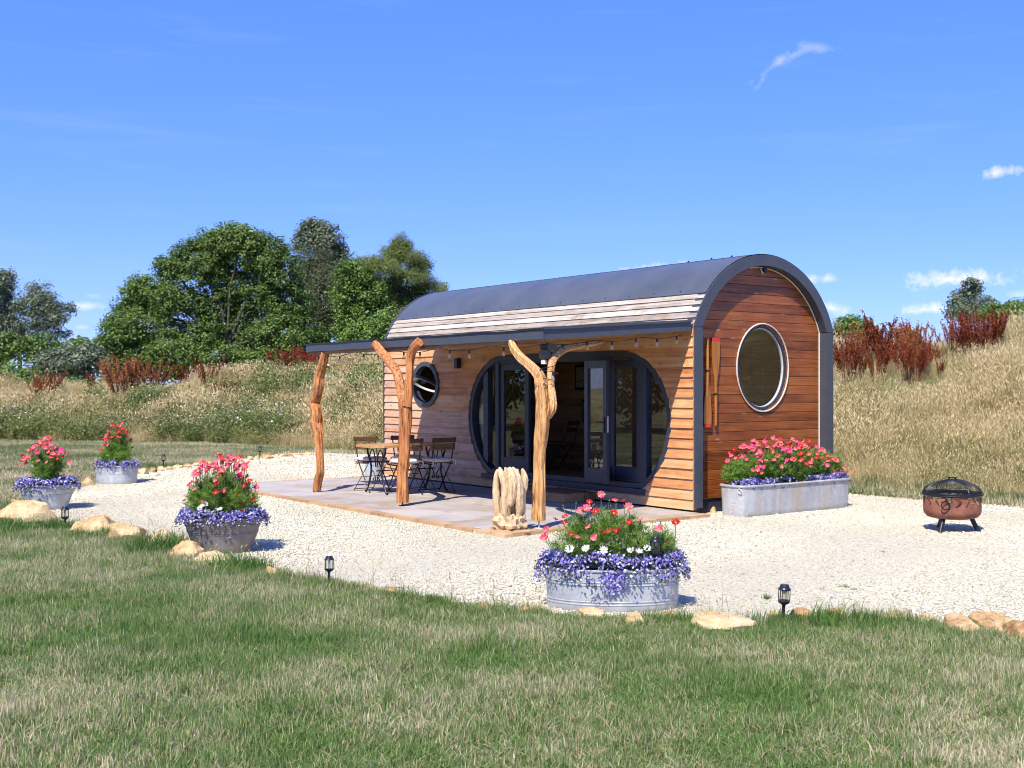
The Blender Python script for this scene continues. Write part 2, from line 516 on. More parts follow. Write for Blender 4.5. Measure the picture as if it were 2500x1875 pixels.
def galv_mat(name, base, warm, streak=1.0):
    m, nt, out = new_mat(name)
    oc = objc(nt)
    v = nd(nt, 'TexVoronoi', Vector=oc, Scale=34.0)
    n = nd(nt, 'TexNoise', Vector=oc, Scale=3.0, Detail=6.0, Roughness=0.65)
    mp_ = nd(nt, 'Mapping', Vector=oc, Scale=(14, 14, 1.2))
    s_ = nd(nt, 'TexNoise', Vector=mp_, Scale=1.0, Detail=4.0)
    f = math_(nt, 'ADD', math_(nt, 'MULTIPLY', v.outputs['Color'], 0.22), math_(nt, 'MULTIPLY', n.outputs[0], 0.9))
    f = math_(nt, 'ADD', f, math_(nt, 'MULTIPLY', s_.outputs[0], 0.35 * streak))
    c = ramp(nt, f, [(0.35, tuple(x * 0.62 for x in base)), (0.75, base), (1.0, tuple(min(1, x * 1.25) for x in base))])
    w = nd(nt, 'TexNoise', Vector=mp_, Scale=0.45, Detail=3.0)
    c = mix(nt, ramp(nt, w.outputs[0], [(0.52, (0, 0, 0)), (0.75, (0.6, 0.6, 0.6))]), c, warm)
    b = princ(nt, out, c, 0.5, 0.25, 0.5, n.outputs[0], 0.08, 0.01)
    nt.links.new(math_(nt, 'ADD', 0.36, math_(nt, 'MULTIPLY', n.outputs[0], 0.28)), b.inputs['Roughness'])
    return m


MT['galv'] = galv_mat('galvanised_steel', (0.47, 0.485, 0.50), (0.42, 0.37, 0.30))
MT['galv_brown'] = galv_mat('galvanised_brown', (0.21, 0.19, 0.175), (0.22, 0.165, 0.12))
MT['galv_trough'] = galv_mat('galvanised_trough', (0.46, 0.46, 0.46), (0.50, 0.35, 0.19), 1.4)


def rock_mat():
    m, nt, out = new_mat('sandstone_rock')
    oc = objc(nt)
    oi = nd(nt, 'ObjectInfo').outputs['Random']
    n = nd(nt, 'TexNoise', Vector=oc, Scale=9.0, Detail=8.0, Roughness=0.68)
    n2 = nd(nt, 'TexNoise', Vector=oc, Scale=2.6, Detail=3.0)
    f = math_(nt, 'ADD', math_(nt, 'MULTIPLY', n.outputs[0], 0.7), math_(nt, 'MULTIPLY', n2.outputs[0], 0.35))
    f = math_(nt, 'ADD', f, math_(nt, 'MULTIPLY', math_(nt, 'SUBTRACT', oi, 0.5), 0.22))
    c = ramp(nt, f, [(0.30, (0.22, 0.11, 0.045)), (0.46, (0.52, 0.33, 0.15)), (0.60, (0.66, 0.48, 0.26)), (0.8, (0.74, 0.60, 0.40))])
    princ(nt, out, c, 0.92, 0.0, 0.2, n.outputs[0], 1.0, 0.05)
    return m


MT['rock'] = rock_mat()


def slab_mat(name, cols):
    m, nt, out = new_mat(name)
    geo = nd(nt, 'NewGeometry').outputs['Position']
    oi = nd(nt, 'ObjectInfo').outputs['Random']
    n = nd(nt, 'TexNoise', Vector=geo, Scale=1.7, Detail=6.0, Roughness=0.62, Distortion=0.8)
    fine = nd(nt, 'TexNoise', Vector=geo, Scale=45.0, Detail=4.0)
    f = math_(nt, 'ADD', n.outputs[0], math_(nt, 'MULTIPLY', math_(nt, 'SUBTRACT', oi, 0.5), 0.30))
    f = math_(nt, 'ADD', f, math_(nt, 'MULTIPLY', math_(nt, 'SUBTRACT', fine.outputs[0], 0.5), 0.2))
    c = ramp(nt, f, cols)
    princ(nt, out, c, 0.8, 0.0, 0.3, fine.outputs[0], 0.25, 0.006)
    return m


MT['slab'] = slab_mat('paving_stone', [(0.28, (0.33, 0.25, 0.185)), (0.42, (0.37, 0.312, 0.27)), (0.58, (0.41, 0.365, 0.335)), (0.75, (0.47, 0.41, 0.36))])
MT['edging'] = slab_mat('sandstone_edging', [(0.25, (0.30, 0.17, 0.085)), (0.5, (0.46, 0.29, 0.15)), (0.75, (0.56, 0.40, 0.24))])

# ------------------------------------------------------------------ terrain
FOOT = np.array([(60, -22), (34, 1), (18, 8.8), (10.5, 13.2), (7.1, 16.0), (5.5, 17.9), (0.9, 23.3), (-2.2, 27.2), (-4.6, 29.3), (-9, 33.2), (-15.5, 34.8), (-30, 35.5), (-70, 30)], dtype=float)
FOOT_H = np.array([3.6, 3.8, 3.6, 2.65, 2.55, 2.6, 2.3, 2.05, 1.95, 1.9, 1.35, 1.2, 1.0])
FOOT_W = np.array([10, 10, 10, 9.5, 9.5, 9.5, 9, 9, 8.5, 8.5, 8, 8, 8.])


def foot_dist(x, y):
    """signed distance beyond the foot of the bank (positive on the bank) and interpolated height / width there"""
    x = np.asarray(x, float); y = np.asarray(y, float)
    best = np.full(x.shape, 1e9); sd = np.zeros(x.shape); H = np.zeros(x.shape); Wd = np.ones(x.shape)
    for i in range(len(FOOT) - 1):
        a, b = FOOT[i], FOOT[i + 1]
        d = b - a
        t = np.clip(((x - a[0]) * d[0] + (y - a[1]) * d[1]) / (d @ d), 0, 1)
        qx, qy = a[0] + t * d[0], a[1] + t * d[1]
        dist = np.hypot(x - qx, y - qy)
        cr = d[0] * (y - a[1]) - d[1] * (x - a[0])
        m = dist < best - 1e-9
        best = np.where(m, dist, best)
        sd = np.where(m, np.where(cr < 0, dist, -dist), sd)
        H = np.where(m, FOOT_H[i] + t * (FOOT_H[i + 1] - FOOT_H[i]), H)
        Wd = np.where(m, FOOT_W[i] + t * (FOOT_W[i + 1] - FOOT_W[i]), Wd)
    return sd, H, Wd


def hz(x, y):
    x = np.asarray(x, float); y = np.asarray(y, float)
    sd, H, Wd = foot_dist(x, y)
    t = np.clip(sd / Wd, 0, 1)
    s_ = t * t * (3 - 2 * t)
    s_ = 0.55 * s_ + 0.45 * np.clip(sd / Wd, 0, 1)
    lump = 0.16 * np.sin(x * 0.9 + 1.3 * np.sin(y * 0.5)) * np.sin(y * 0.8 + x * 0.3) + 0.08 * np.sin(x * 2.3 + y * 1.1)
    return H * s_ + lump * np.clip(sd / 2.0, 0, 1) - np.clip((sd - Wd - 6) / 40, 0, 1) * H * 0.6


def terrain_hit(px, py, y0=12.0, y1=70.0):
    Y = np.linspace(y0, y1, 2400)
    X = (px - 1250) / 2800 * Y
    Z = 1.65 - (py - 945) / 2800 * Y
    d = Z - hz(X, Y)
    k = np.argmax(d < 0) if (d < 0).any() else int(np.argmin(d))
    return Vector((X[k], Y[k], float(hz(X[k], Y[k]))))


def axis_lines(lo, hi, near_lo, near_hi, step, grow):
    a = list(np.arange(near_lo, near_hi + 1e-6, step))
    s_ = step
    while a[-1] < hi:
        s_ *= grow; a.append(min(hi, a[-1] + s_))
    s_ = step
    b = []
    c = near_lo
    while c > lo:
        s_ *= grow; c = max(lo, c - s_); b.append(c)
    return np.array(b[::-1] + a)


gx = axis_lines(-900, 900, -22, 20, 0.5, 1.25)
gy = axis_lines(-300, 1500, 2, 48, 0.5, 1.25)
GX, GY = np.meshgrid(gx, gy)
GZ = hz(GX, GY)
V = np.stack([GX.ravel(), GY.ravel(), GZ.ravel()], 1)
nx_, ny_ = len(gx), len(gy)
ii, jj = np.meshgrid(np.arange(nx_ - 1), np.arange(ny_ - 1))
a_ = (jj * nx_ + ii).ravel()
F = np.stack([a_, a_ + 1, a_ + nx_ + 1, a_ + nx_], 1)


def ground_mat():
    m, nt, out = new_mat('lawn_ground')
    p = nd(nt, 'NewGeometry').outputs['Position']
    n = nd(nt, 'TexNoise', Vector=p, Scale=0.62, Detail=4.0, Roughness=0.62)
    fine = nd(nt, 'TexNoise', Vector=p, Scale=38.0, Detail=4.0, Roughness=0.7)
    f = math_(nt, 'ADD', math_(nt, 'MULTIPLY', math_(nt, 'SUBTRACT', n.outputs[0], 0.5), 2.0), 0.5)
    f = math_(nt, 'ADD', f, math_(nt, 'MULTIPLY', math_(nt, 'SUBTRACT', fine.outputs[0], 0.5), 1.2))
    c = ramp(nt, f, [(0.1, (0.085, 0.12, 0.034)), (0.45, (0.19, 0.20, 0.08)), (0.8, (0.34, 0.28, 0.16))])
    princ(nt, out, c, 0.95, 0.0, 0.1, fine.outputs[0], 0.6, 0.04)
    return m


ground = link('lawn_ground', np_mesh('lawn_ground', V, F, smooth=True), ground_mat())
tag(ground, 'mown lawn rising into a rough grassy bank', None, None, 'structure')

# ------------------------------------------------------------------ gravel bed
BORDER = [G(*p) for p in ((142, 1292), (250, 1306), (350, 1325), (430, 1350), (500, 1376), (600, 1392), (700, 1408), (800, 1424), (1000, 1456),
                          (1200, 1488), (1400, 1506), (1600, 1514), (1850, 1520), (2050, 1514), (2250, 1522), (2400, 1540), (2520, 1560))]
BACKSIDE = [Vector((9.5, 6.9, 0)), Vector((9.9, 12.6, 0)), Vector((7.2, 15.45, 0)), Vector((5.55, 17.2, 0)), Vector((0.75, 22.9, 0)), Vector((-1.0, 25.3, 0)), Vector((-2.9, 27.6, 0))]
FARLEFT = [G(*p) for p in ((860, 1110), (770, 1106), (700, 1108), (640, 1117), (560, 1126), (480, 1134), (420, 1141), (345, 1154), (285, 1170), (235, 1181), (190, 1192), (120, 1222), (85, 1248), (100, 1272))]
GPOLY = BORDER + BACKSIDE + FARLEFT


def in_poly(x, y, poly):
    inside = np.zeros(len(x), bool)
    n = len(poly)
    for i in range(n):
        x0, y0 = poly[i][0], poly[i][1]; x1, y1 = poly[(i + 1) % n][0], poly[(i + 1) % n][1]
        c = ((y0 > y) != (y1 > y)) & (x < (x1 - x0) * (y - y0) / (y1 - y0 + 1e-12) + x0)
        inside ^= c
    return inside


def gravel_mat(name, chips):
    m, nt, out = new_mat(name)
    if chips:
        r = nd(nt, 'ObjectInfo').outputs['Random']
        n = nd(nt, 'TexNoise', Vector=objc(nt), Scale=60.0, Detail=3.0)
        c = ramp(nt, r, [(0.0, (0.26, 0.23, 0.185)), (0.045, (0.42, 0.375, 0.30)), (0.10, (0.66, 0.575, 0.40)), (0.35, (0.76, 0.70, 0.525)), (0.8, (0.79, 0.75, 0.585)), (1.0, (0.74, 0.60, 0.40))])
        c = mix(nt, math_(nt, 'MULTIPLY', n.outputs[0], 0.25), c, (0.64, 0.57, 0.42))
        pw = nd(nt, 'TexNoise', Vector=nd(nt, 'NewGeometry').outputs['Position'], Scale=0.55, Detail=4.0, Roughness=0.6)
        c = mix(nt, ramp(nt, pw.outputs[0], [(0.45, (0, 0, 0)), (0.72, (0.55, 0.55, 0.55))]), c, (0.60, 0.52, 0.39))
        princ(nt, out, c, 0.85, 0.0, 0.3)
    else:
        p = nd(nt, 'NewGeometry').outputs['Position']
        v = nd(nt, 'TexVoronoi', Vector=p, Scale=42.0, Randomness=1.0)
        d = nd(nt, 'TexVoronoi', {'feature': 'DISTANCE_TO_EDGE'}, Vector=p, Scale=42.0, Randomness=1.0)
        hsv = nd(nt, 'SeparateXYZ', Vector=v.outputs['Color'])
        c = ramp(nt, hsv.outputs[0], [(0.0, (0.36, 0.31, 0.24)), (0.05, (0.46, 0.40, 0.31)), (0.12, (0.66, 0.58, 0.43)), (0.5, (0.74, 0.68, 0.53)), (1.0, (0.78, 0.73, 0.58))])
        gap = ramp(nt, d.outputs['Distance'], [(0.0, (0.6, 0.6, 0.6)), (0.12, (1, 1, 1))])
        c = mix(nt, 1.0, c, gap, 'MULTIPLY')
        princ(nt, out, c, 0.9, 0.0, 0.2, math_(nt, 'ADD', hsv.outputs[1], math_(nt, 'MULTIPLY', d.outputs['Distance'], 2.0)), 0.8, 0.02)
    return m


mb = MB()
mb.add([(p.x, p.y, 0.010) for p in GPOLY], [tuple(range(len(GPOLY)))])
gravel = mb.build('gravel_bed', gravel_mat('gravel_base', False))
tag(gravel, 'pale limestone gravel yard around the cabin', None, None, 'structure')


# ------------------------------------------------------------------ scatter (stuff only)
def scatter(name, protos, pts, rot, scl, idx, label, cat):
    pc = bpy.data.collections.new(name + '_pieces')
    for i, me in enumerate(protos):
        o = bpy.data.objects.new('%s_piece_%02d' % (name, i), me)
        pc.objects.link(o)
    n = len(pts)
    me = bpy.data.meshes.new(name)
    me.vertices.add(n)
    me.vertices.foreach_set('co', np.asarray(pts, np.float32).ravel())
    a = me.attributes.new('rot', 'FLOAT_VECTOR', 'POINT'); a.data.foreach_set('vector', np.asarray(rot, np.float32).ravel())
    scl = np.asarray(scl, np.float32)
    if scl.ndim == 1: scl = np.repeat(scl[:, None], 3, 1)
    a = me.attributes.new('scl', 'FLOAT_VECTOR', 'POINT'); a.data.foreach_set('vector', scl.ravel())
    a = me.attributes.new('idx', 'INT', 'POINT'); a.data.foreach_set('value', np.asarray(idx, np.int32))
    o = link(name, me)
    ng = bpy.data.node_groups.new(name + '_nodes', 'GeometryNodeTree')
    ng.interface.new_socket('Geometry', in_out='INPUT', socket_type='NodeSocketGeometry')
    ng.interface.new_socket('Geometry', in_out='OUTPUT', socket_type='NodeSocketGeometry')
    N = ng.nodes
    gi, go = N.new('NodeGroupInput'), N.new('NodeGroupOutput')
    ci_ = N.new('GeometryNodeCollectionInfo')
    ci_.inputs['Collection'].default_value = pc
    ci_.inputs['Separate Children'].default_value = True
    ci_.inputs['Reset Children'].default_value = True
    ip = N.new('GeometryNodeInstanceOnPoints')
    ip.inputs['Pick Instance'].default_value = True

    def na(nm, dt):
        q = N.new('GeometryNodeInputNamedAttribute')
        q.data_type = dt
        q.inputs['Name'].default_value = nm
        return q.outputs['Attribute']
    L = ng.links
    L.new(gi.outputs[0], ip.inputs['Points'])
    L.new(ci_.outputs[0], ip.inputs['Instance'])
    L.new(na('idx', 'INT'), ip.inputs['Instance Index'])
    L.new(na('rot', 'FLOAT_VECTOR'), ip.inputs['Rotation'])
    L.new(na('scl', 'FLOAT_VECTOR'), ip.inputs['Scale'])
    L.new(ip.outputs[0], go.inputs[0])
    md = o.modifiers.new('scatter', 'NODES')
    md.node_group = ng
    return tag(o, label, cat, None, 'stuff')


def blades(n, rad, h0, h1, w, lean, seg=2, seed=0, head=0.0, curve=0.5):
    """clump of n tapering blades; returns V, F(tri), rnd per face"""
    r = np.random.default_rng(seed)
    V, F, A = [], [], []
    for i in range(n):
        a = r.uniform(0, 2 * math.pi); q = rad * math.sqrt(r.uniform())
        x, y = q * math.cos(a), q * math.sin(a)
        h = r.uniform(h0, h1); la = r.uniform(0, 2 * math.pi); ln = abs(r.normal(0, lean)) * h
        dx, dy = math.cos(la), math.sin(la)
        fx, fy = -dy, dx
        if r.uniform() < 0.5:
            t_ = r.uniform(0, 2 * math.pi); fx, fy = math.cos(t_), math.sin(t_)
        ww = w * r.uniform(0.7, 1.3)
        rv = r.uniform()
        b = len(V)
        for s_ in range(seg + 1):
            t = s_ / seg
            k = ln * (t ** (1 + curve))
            z = h * t * (1 - 0.25 * min(1.5, ln / h) * t)
            wd = ww * (1 - t) ** 0.6 * 0.5
            if s_ == seg:
                V.append((x + dx * k, y + dy * k, z))
            else:
                V.append((x + dx * k - fx * wd, y + dy * k - fy * wd, z)); V.append((x + dx * k + fx * wd, y + dy * k + fy * wd, z))
        for s_ in range(seg - 1):
            F.append((b + 2 * s_, b + 2 * s_ + 1, b + 2 * s_ + 3)); F.append((b + 2 * s_, b + 2 * s_ + 3, b + 2 * s_ + 2)); A += [rv, rv]
        F.append((b + 2 * seg - 2, b + 2 * seg - 1, b + 2 * seg)); A.append(rv)
        if head > 0 and r.uniform() < 0.7:     # feathery seed head
            hx, hy, hz_ = V[-1]
            hl = head * r.uniform(0.6, 1.3)
            for k in range(2):
                t_ = r.uniform(0, 2 * math.pi); ex, ey = math.cos(t_) * ww * 1.2, math.sin(t_) * ww * 1.2
                b = len(V)
                V.extend([(hx - dx * 0.03, hy - dy * 0.03, hz_ - hl), (hx + ex, hy + ey, hz_ - hl * 0.45), (hx + dx * hl * 0.35, hy + dy * hl * 0.35, hz_ + hl * 0.1), (hx - ex, hy - ey, hz_ - hl * 0.45)])
                F.append((b, b + 1, b + 2)); F.append((b, b + 2, b + 3)); A += [0.9 + 0.3 * rv] * 2
    return np.array(V), np.array(F), np.array(A)


def clump_mesh(name, mat, *a, **k):
    V, F, A = blades(*a, **k)
    me = np_mesh(name, V, F, {'rnd': A})
    me.materials.append(mat)
    return me


# gravel chips
def chip_mesh(seed):
    r = np.random.default_rng(seed)
    pts = []
    for z, q in ((-0.32, 0.62), (0.05, 1.0), (0.36, 0.6)):
        k = 5
        for i in range(k):
            a = 2 * math.pi * (i + r.uniform(-.3, .3)) / k + z
            pts.append((math.cos(a) * q * r.uniform(.75, 1.15), math.sin(a) * q * r.uniform(.5, .85), z * r.uniform(.8, 1.2)))
    fs = [(0, 4, 3), (0, 3, 2), (0, 2, 1), (10, 11, 12), (10, 12, 13), (10, 13, 14)]
    for l in (0, 5):
        for i in range(5):
            j = (i + 1) % 5
            fs += [(l + i, l + j, l + 5 + j), (l + i, l + 5 + j, l + 5 + i)]
    return np_mesh('chip', np.array(pts) * 0.5, np.array(fs))


chip_m = gravel_mat('gravel_chip', True)
chips = []
for k in range(6):
    me = chip_mesh(k); me.materials.append(chip_m); chips.append(me)
xs = np.array([p.x for p in GPOLY]); ys = np.array([p.y for p in GPOLY])


def patio_mask(x, y, m=0.0):
    lx = (x - CX) * AX.x + (y - CY) * AX.y
    ly = (x - CX) * AY.x + (y - CY) * AY.y
    return ((lx > -7.75 - m) & (lx < 0.16 + m) & (ly > -3.27 - m) & (ly < 0.1)) | ((lx > -7.75) & (lx < 0.0) & (ly > 0) & (ly < 2.9))


def frustum(x, y, m):
    return (y > 3.5) & (np.abs(x) < 0.4465 * y + m)


n_try = 620000
px_ = RNG.uniform(xs.min(), xs.max(), n_try); py_ = RNG.uniform(ys.min(), ys.max(), n_try)
keep = in_poly(px_, py_, GPOLY) & ~patio_mask(px_, py_, 0.0) & frustum(px_, py_, 2.0)
dens = np.clip(1.25 - (py_ - 8) / 22, 0.42, 1.0)
keep &= RNG.uniform(size=n_try) < dens
px_, py_ = px_[keep], py_[keep]
n = len(px_)
sz = RNG.uniform(0.011, 0.026, n) * (1 + 0.25 * np.sin(px_ * 1.7 + 2 * np.sin(py_ * 0.9))) * (1 + np.clip((py_ - 10) / 26, 0, 0.6))
sz *= np.where(RNG.uniform(size=n) < 0.02, 1.8, 1.0)
print('gravel chips', n)
scatter('gravel_chips', chips, np.stack([px_, py_, 0.011 + sz * 0.16], 1),
        np.stack([RNG.normal(0, .15, n), RNG.normal(0, .15, n), RNG.uniform(0, 6.28, n)], 1),
        sz, RNG.integers(0, 6, n), 'loose pale limestone chippings spread over the yard', 'gravel')

# ------------------------------------------------------------------ lawn grass
lawn_m = grass_mat('lawn_blades', (0.105, 0.20, 0.036), (0.235, 0.345, 0.10), (0.48, 0.395, 0.22), (0.72, 0.62, 0.42), 0.62, 0.325, 0.44, 0.38, 0.12, pat=1.9)
lush_m = grass_mat('lush_blades', (0.06, 0.14, 0.02), (0.15, 0.27, 0.055), (0.28, 0.36, 0.12), (0.52, 0.48, 0.28), 0.9, 0.28, 0.40, 0.35, 0.10)
lawn_p = [clump_mesh('lawn_tuft', lawn_m, 42, 0.085, 0.020, 0.078, 0.0055, 0.95, 2, 20 + k) for k in range(6)]
far_m = grass_mat('far_lawn_blades', (0.14, 0.20, 0.06), (0.30, 0.32, 0.14), (0.50, 0.42, 0.24), (0.66, 0.56, 0.36), 0.35, 0.50, 0.35, 0.35, 0.12, pat=2.6)
far_p = [clump_mesh('lawn_tuft_far', far_m, 26, 0.16, 0.03, 0.075, 0.012, 0.5, 1, 40 + k) for k in range(3)]
lush_p = [clump_mesh('lush_tuft', lush_m, 44, 0.085, 0.05, 0.17, 0.0060, 0.55, 3, 60 + k) for k in range(5)]


def rots(n, tilt=0.12):
    return np.stack([RNG.normal(0, tilt, n), RNG.normal(0, tilt, n), RNG.uniform(0, 6.28, n)], 1)


n_try = 110000
lx_ = RNG.uniform(-12, 8.5, n_try); ly_ = RNG.uniform(3.6, 16, n_try)
keep = frustum(lx_, ly_, 3.2) & ~in_poly(lx_, ly_, GPOLY)
sdk = foot_dist(lx_, ly_)[0]
keep &= (sdk < -0.4)
lx_, ly_ = lx_[keep], ly_[keep]
keep = RNG.uniform(size=len(lx_)) < np.clip(1.15 - (ly_ - 5) / 14, 0.35, 1)
lx_, ly_ = lx_[keep], ly_[keep]
n = len(lx_)
print('lawn tufts', n)
pn = np.array([mnoise.noise(Vector((x * 0.7, y * 0.7, 3.1))) for x, y in zip(lx_, ly_)])
pn2 = np.array([mnoise.noise(Vector((x * 2.6, y * 2.6, 9.1))) for x, y in zip(lx_, ly_)])
sc = np.clip(1.0 + 0.55 * pn + 0.5 * pn2, 0.5, 1.8) * (1 + np.clip((ly_ - 7) / 14, 0, .8))
scl3 = np.stack([1.05 + 0 * sc, 1.05 + 0 * sc, sc], 1)
scatter('lawn_grass', lawn_p, np.stack([lx_, ly_, np.full(n, -0.002)], 1), rots(n, .1), scl3, RNG.integers(0, 6, n),
        'short sun-bleached green and straw lawn grass', 'grass')
# far strip of lawn behind the left tubs
n_try = 60000
lx_ = RNG.uniform(-20, 2, n_try); ly_ = RNG.uniform(14, 36, n_try)
sdk = foot_dist(lx_, ly_)[0]
keep = frustum(lx_, ly_, 1.0) & ~in_poly(lx_, ly_, GPOLY) & (sdk < 0.5)
lx_, ly_ = lx_[keep], ly_[keep]
n = len(lx_)
print('far lawn', n)
scatter('far_lawn_grass', far_p, np.stack([lx_, ly_, np.full(n, 0.0)], 1), rots(n, .1), RNG.uniform(.8, 1.4, n), RNG.integers(0, 3, n),
        'mown dry grass strip in front of the wild bank', 'grass')

# short grass at the foot of the bank right of the cabin
n_try = 30000
lx_ = RNG.uniform(3, 13, n_try); ly_ = RNG.uniform(10, 21, n_try)
sdk = foot_dist(lx_, ly_)[0]
keep = frustum(lx_, ly_, 1.5) & ~in_poly(lx_, ly_, GPOLY) & (sdk < 0.9) & ~patio_mask(lx_, ly_)
lx_, ly_ = lx_[keep], ly_[keep]
n = len(lx_)
scatter('bank_foot_grass', far_p, np.stack([lx_, ly_, hz(lx_, ly_)], 1), rots(n, .15), RNG.uniform(.9, 1.9, n), RNG.integers(0, 3, n),
        'short green grass between gravel and bank on the right', 'grass')

# lush tufts and stalks along the stone edging
P, Q = [], []


def along(poly, step):
    out_ = []
    for i in range(len(poly) - 1):
        a, b = poly[i], poly[i + 1]
        k = max(1, int((b - a).length / step))
        for j in range(k):
            out_.append((a.lerp(b, j / k), (b - a).normalized()))
    return out_


edge_l = [G(-60, 1290), G(20, 1296), G(100, 1300)] + BORDER
for p, d in along(edge_l, 0.035):
    nrm = Vector((d.y, -d.x, 0))
    cl_ = mnoise.noise(Vector((p.x * 1.1, p.y * 1.1, 0)))
    left_ = p.x < -2.2
    for k in range(3 if left_ else 2):
        off = abs(random.gauss(0, 0.15)) + (0.12 if cl_ < 0 else 0.0)
        q = p + nrm * (off - 0.02)
        s_ = max(0.28, (0.72 + 0.9 * cl_) * random.uniform(0.5, 1.1) * (1.35 if left_ else 1.0) - off * 0.3)
        if random.random() < 0.18 - cl_: continue
        P.append((q.x, q.y, -0.004)); Q.append(s_)
n = len(P)
scatter('border_grass', lush_p, np.array(P), rots(n, .2), np.array(Q), RNG.integers(0, 5, n),
        'long dark green grass tufts growing along the stone edging', 'grass')
stalk_m = grass_mat('stalks', (0.10, 0.13, 0.03), (0.22, 0.22, 0.08), (0.40, 0.33, 0.17), (0.50, 0.40, 0.22), 1.2, 0.5, 0.5, 0.2)
stalk_p = [clump_mesh('stalk', stalk_m, 5, 0.07, 0.14, 0.34, 0.0032, 0.4, 3, 80 + k, head=0.035) for k in range(4)]
P = []
for p, d in along(BORDER, 0.06):
    if random.random() < 0.55:
        nrm = Vector((d.y, -d.x, 0))
        q = p + nrm * random.uniform(-0.16, 0.22)
        P.append((q.x, q.y, 0))
n = len(P)
scatter('border_stalks', stalk_p, np.array(P), rots(n, .15), RNG.uniform(.5, 1.15, n), RNG.integers(0, 4, n),
        'thin seeding grass stalks beside the stone edging', 'grass')
# coarser darker tufts dotted through the lawn
n_try = 2600
tx_ = RNG.uniform(-7, 6, n_try); ty_ = RNG.uniform(4.2, 13, n_try)
keep = frustum(tx_, ty_, 0.6) & ~in_poly(tx_, ty_, GPOLY)
pn = np.array([mnoise.noise(Vector((x * 1.6, y * 1.6, 21.0))) for x, y in zip(tx_, ty_)])
keep &= (pn > 0.12)
tx_, ty_ = tx_[keep], ty_[keep]
n = len(tx_)
scatter('lawn_tufts', lush_p, np.stack([tx_, ty_, np.full(n, -.004)], 1), rots(n, .25), RNG.uniform(.28, .55, n), RNG.integers(0, 5, n),
        'coarse darker grass tufts dotted through the lawn', 'grass')
# tiny weeds in the gravel
wp = [clump_mesh('weed', lush_m, 26, 0.05, 0.02, 0.07, 0.012, 1.2, 2, 95 + k) for k in range(2)]
P = [G(px, py, 0.01) for px, py in ((747, 1144), (806, 1142), (694, 1126), (870, 1134), (822, 1262), (2060, 1436), (2085, 1440), (1871, 1462), (345, 1170), (365, 1163), (2155, 1348), (390, 1160))]
n = len(P)
scatter('gravel_weeds', wp, np.array([tuple(p) for p in P]), rots(n, .1), RNG.uniform(.4, .8, n), RNG.integers(0, 2, n), 'small green weeds sprouting through the gravel', 'weeds')

# ------------------------------------------------------------------ the wild bank
mead_m = grass_mat('meadow_blades', (0.12, 0.17, 0.036), (0.29, 0.285, 0.09), (0.54, 0.405, 0.185), (0.74, 0.60, 0.335), 0.5, 0.585, 0.55, 0.35, 0.14, pat=3.3)
mead_p = [clump_mesh('meadow_clump', mead_m, 80, 0.24, 0.22, 0.66, 0.0055, 0.27, 3, 120 + k, head=0.05) for k in range(6)]
mead_f = [clump_mesh('meadow_clump_far', mead_m, 64, 0.34, 0.30, 0.82, 0.010, 0.27, 2, 140 + k, head=0.07) for k in range(4)]
n_try = 60000
mx = RNG.uniform(-26, 22, n_try); my = RNG.uniform(8, 52, n_try)
sdm, Hm, Wm = foot_dist(mx, my)
# hidden behind the cabin, seen only from elsewhere: thinner there
keep = (sdm > 0.15) & (sdm < Wm + 5) & (((np.abs(mx) < 0.4465 * my + 1.2)) | ((mx > 0) & (sdm < 9) & (RNG.uniform(size=n_try) < .8)) | ((mx < -10) & (RNG.uniform(size=n_try) < .25)))
mx, my, sdm = mx[keep], my[keep], sdm[keep]
n = len(mx)
near = my < 29
print('meadow', n, near.sum())
hn = np.array([mnoise.noise(Vector((x * .45, y * .45, 6.0))) + .6 * mnoise.noise(Vector((x * 1.3, y * 1.3, 2.0))) for x, y in zip(mx, my)])
hgt = np.clip(0.35 + sdm * 0.45, 0.35, 1.0) * RNG.uniform(.7, 1.2, n) * np.clip(0.95 + 0.55 * hn, .5, 1.4)
lean = np.stack([RNG.normal(0.0, .13, n), RNG.normal(0.13, .13, n), RNG.uniform(0, 6.28, n)], 1)
zz = hz(mx, my) - 0.02
mpx = 1250 + mx / my * 2800; mpy = 945 - (zz - 1.65) / my * 2800
thick_ = ((mpx > 2020) & (mpx < 2320) & (mpy > 835) & (mpy < 985)) | ((mpx > 2290) & (mpx < 2460) & (mpy > 800) & (mpy < 905)) | ((mpx > 60) & (mpx < 600) & (mpy > 950) & (mpy < 1010)) | ((mpx > 650) & (mpx < 800) & (mpy > 905) & (mpy < 950))
hgt = np.where(thick_, hgt * 0.62, hgt)
for nm, sel, pr, lab in (('near_bank_grass', near, mead_p, 'tall straw-coloured wild grass on the bank right of and behind the cabin'),
                         ('far_bank_grass', ~near, mead_f, 'tall straw-coloured wild grass on the bank left of the cabin')):
    k = int(sel.sum())
    scatter(nm, pr, np.stack([mx, my, zz], 1)[sel], lean[sel], np.stack([np.ones(k), np.ones(k), np.ones(k)], 1) * hgt[sel][:, None],
            RNG.integers(0, len(pr), k), lab, 'grass')


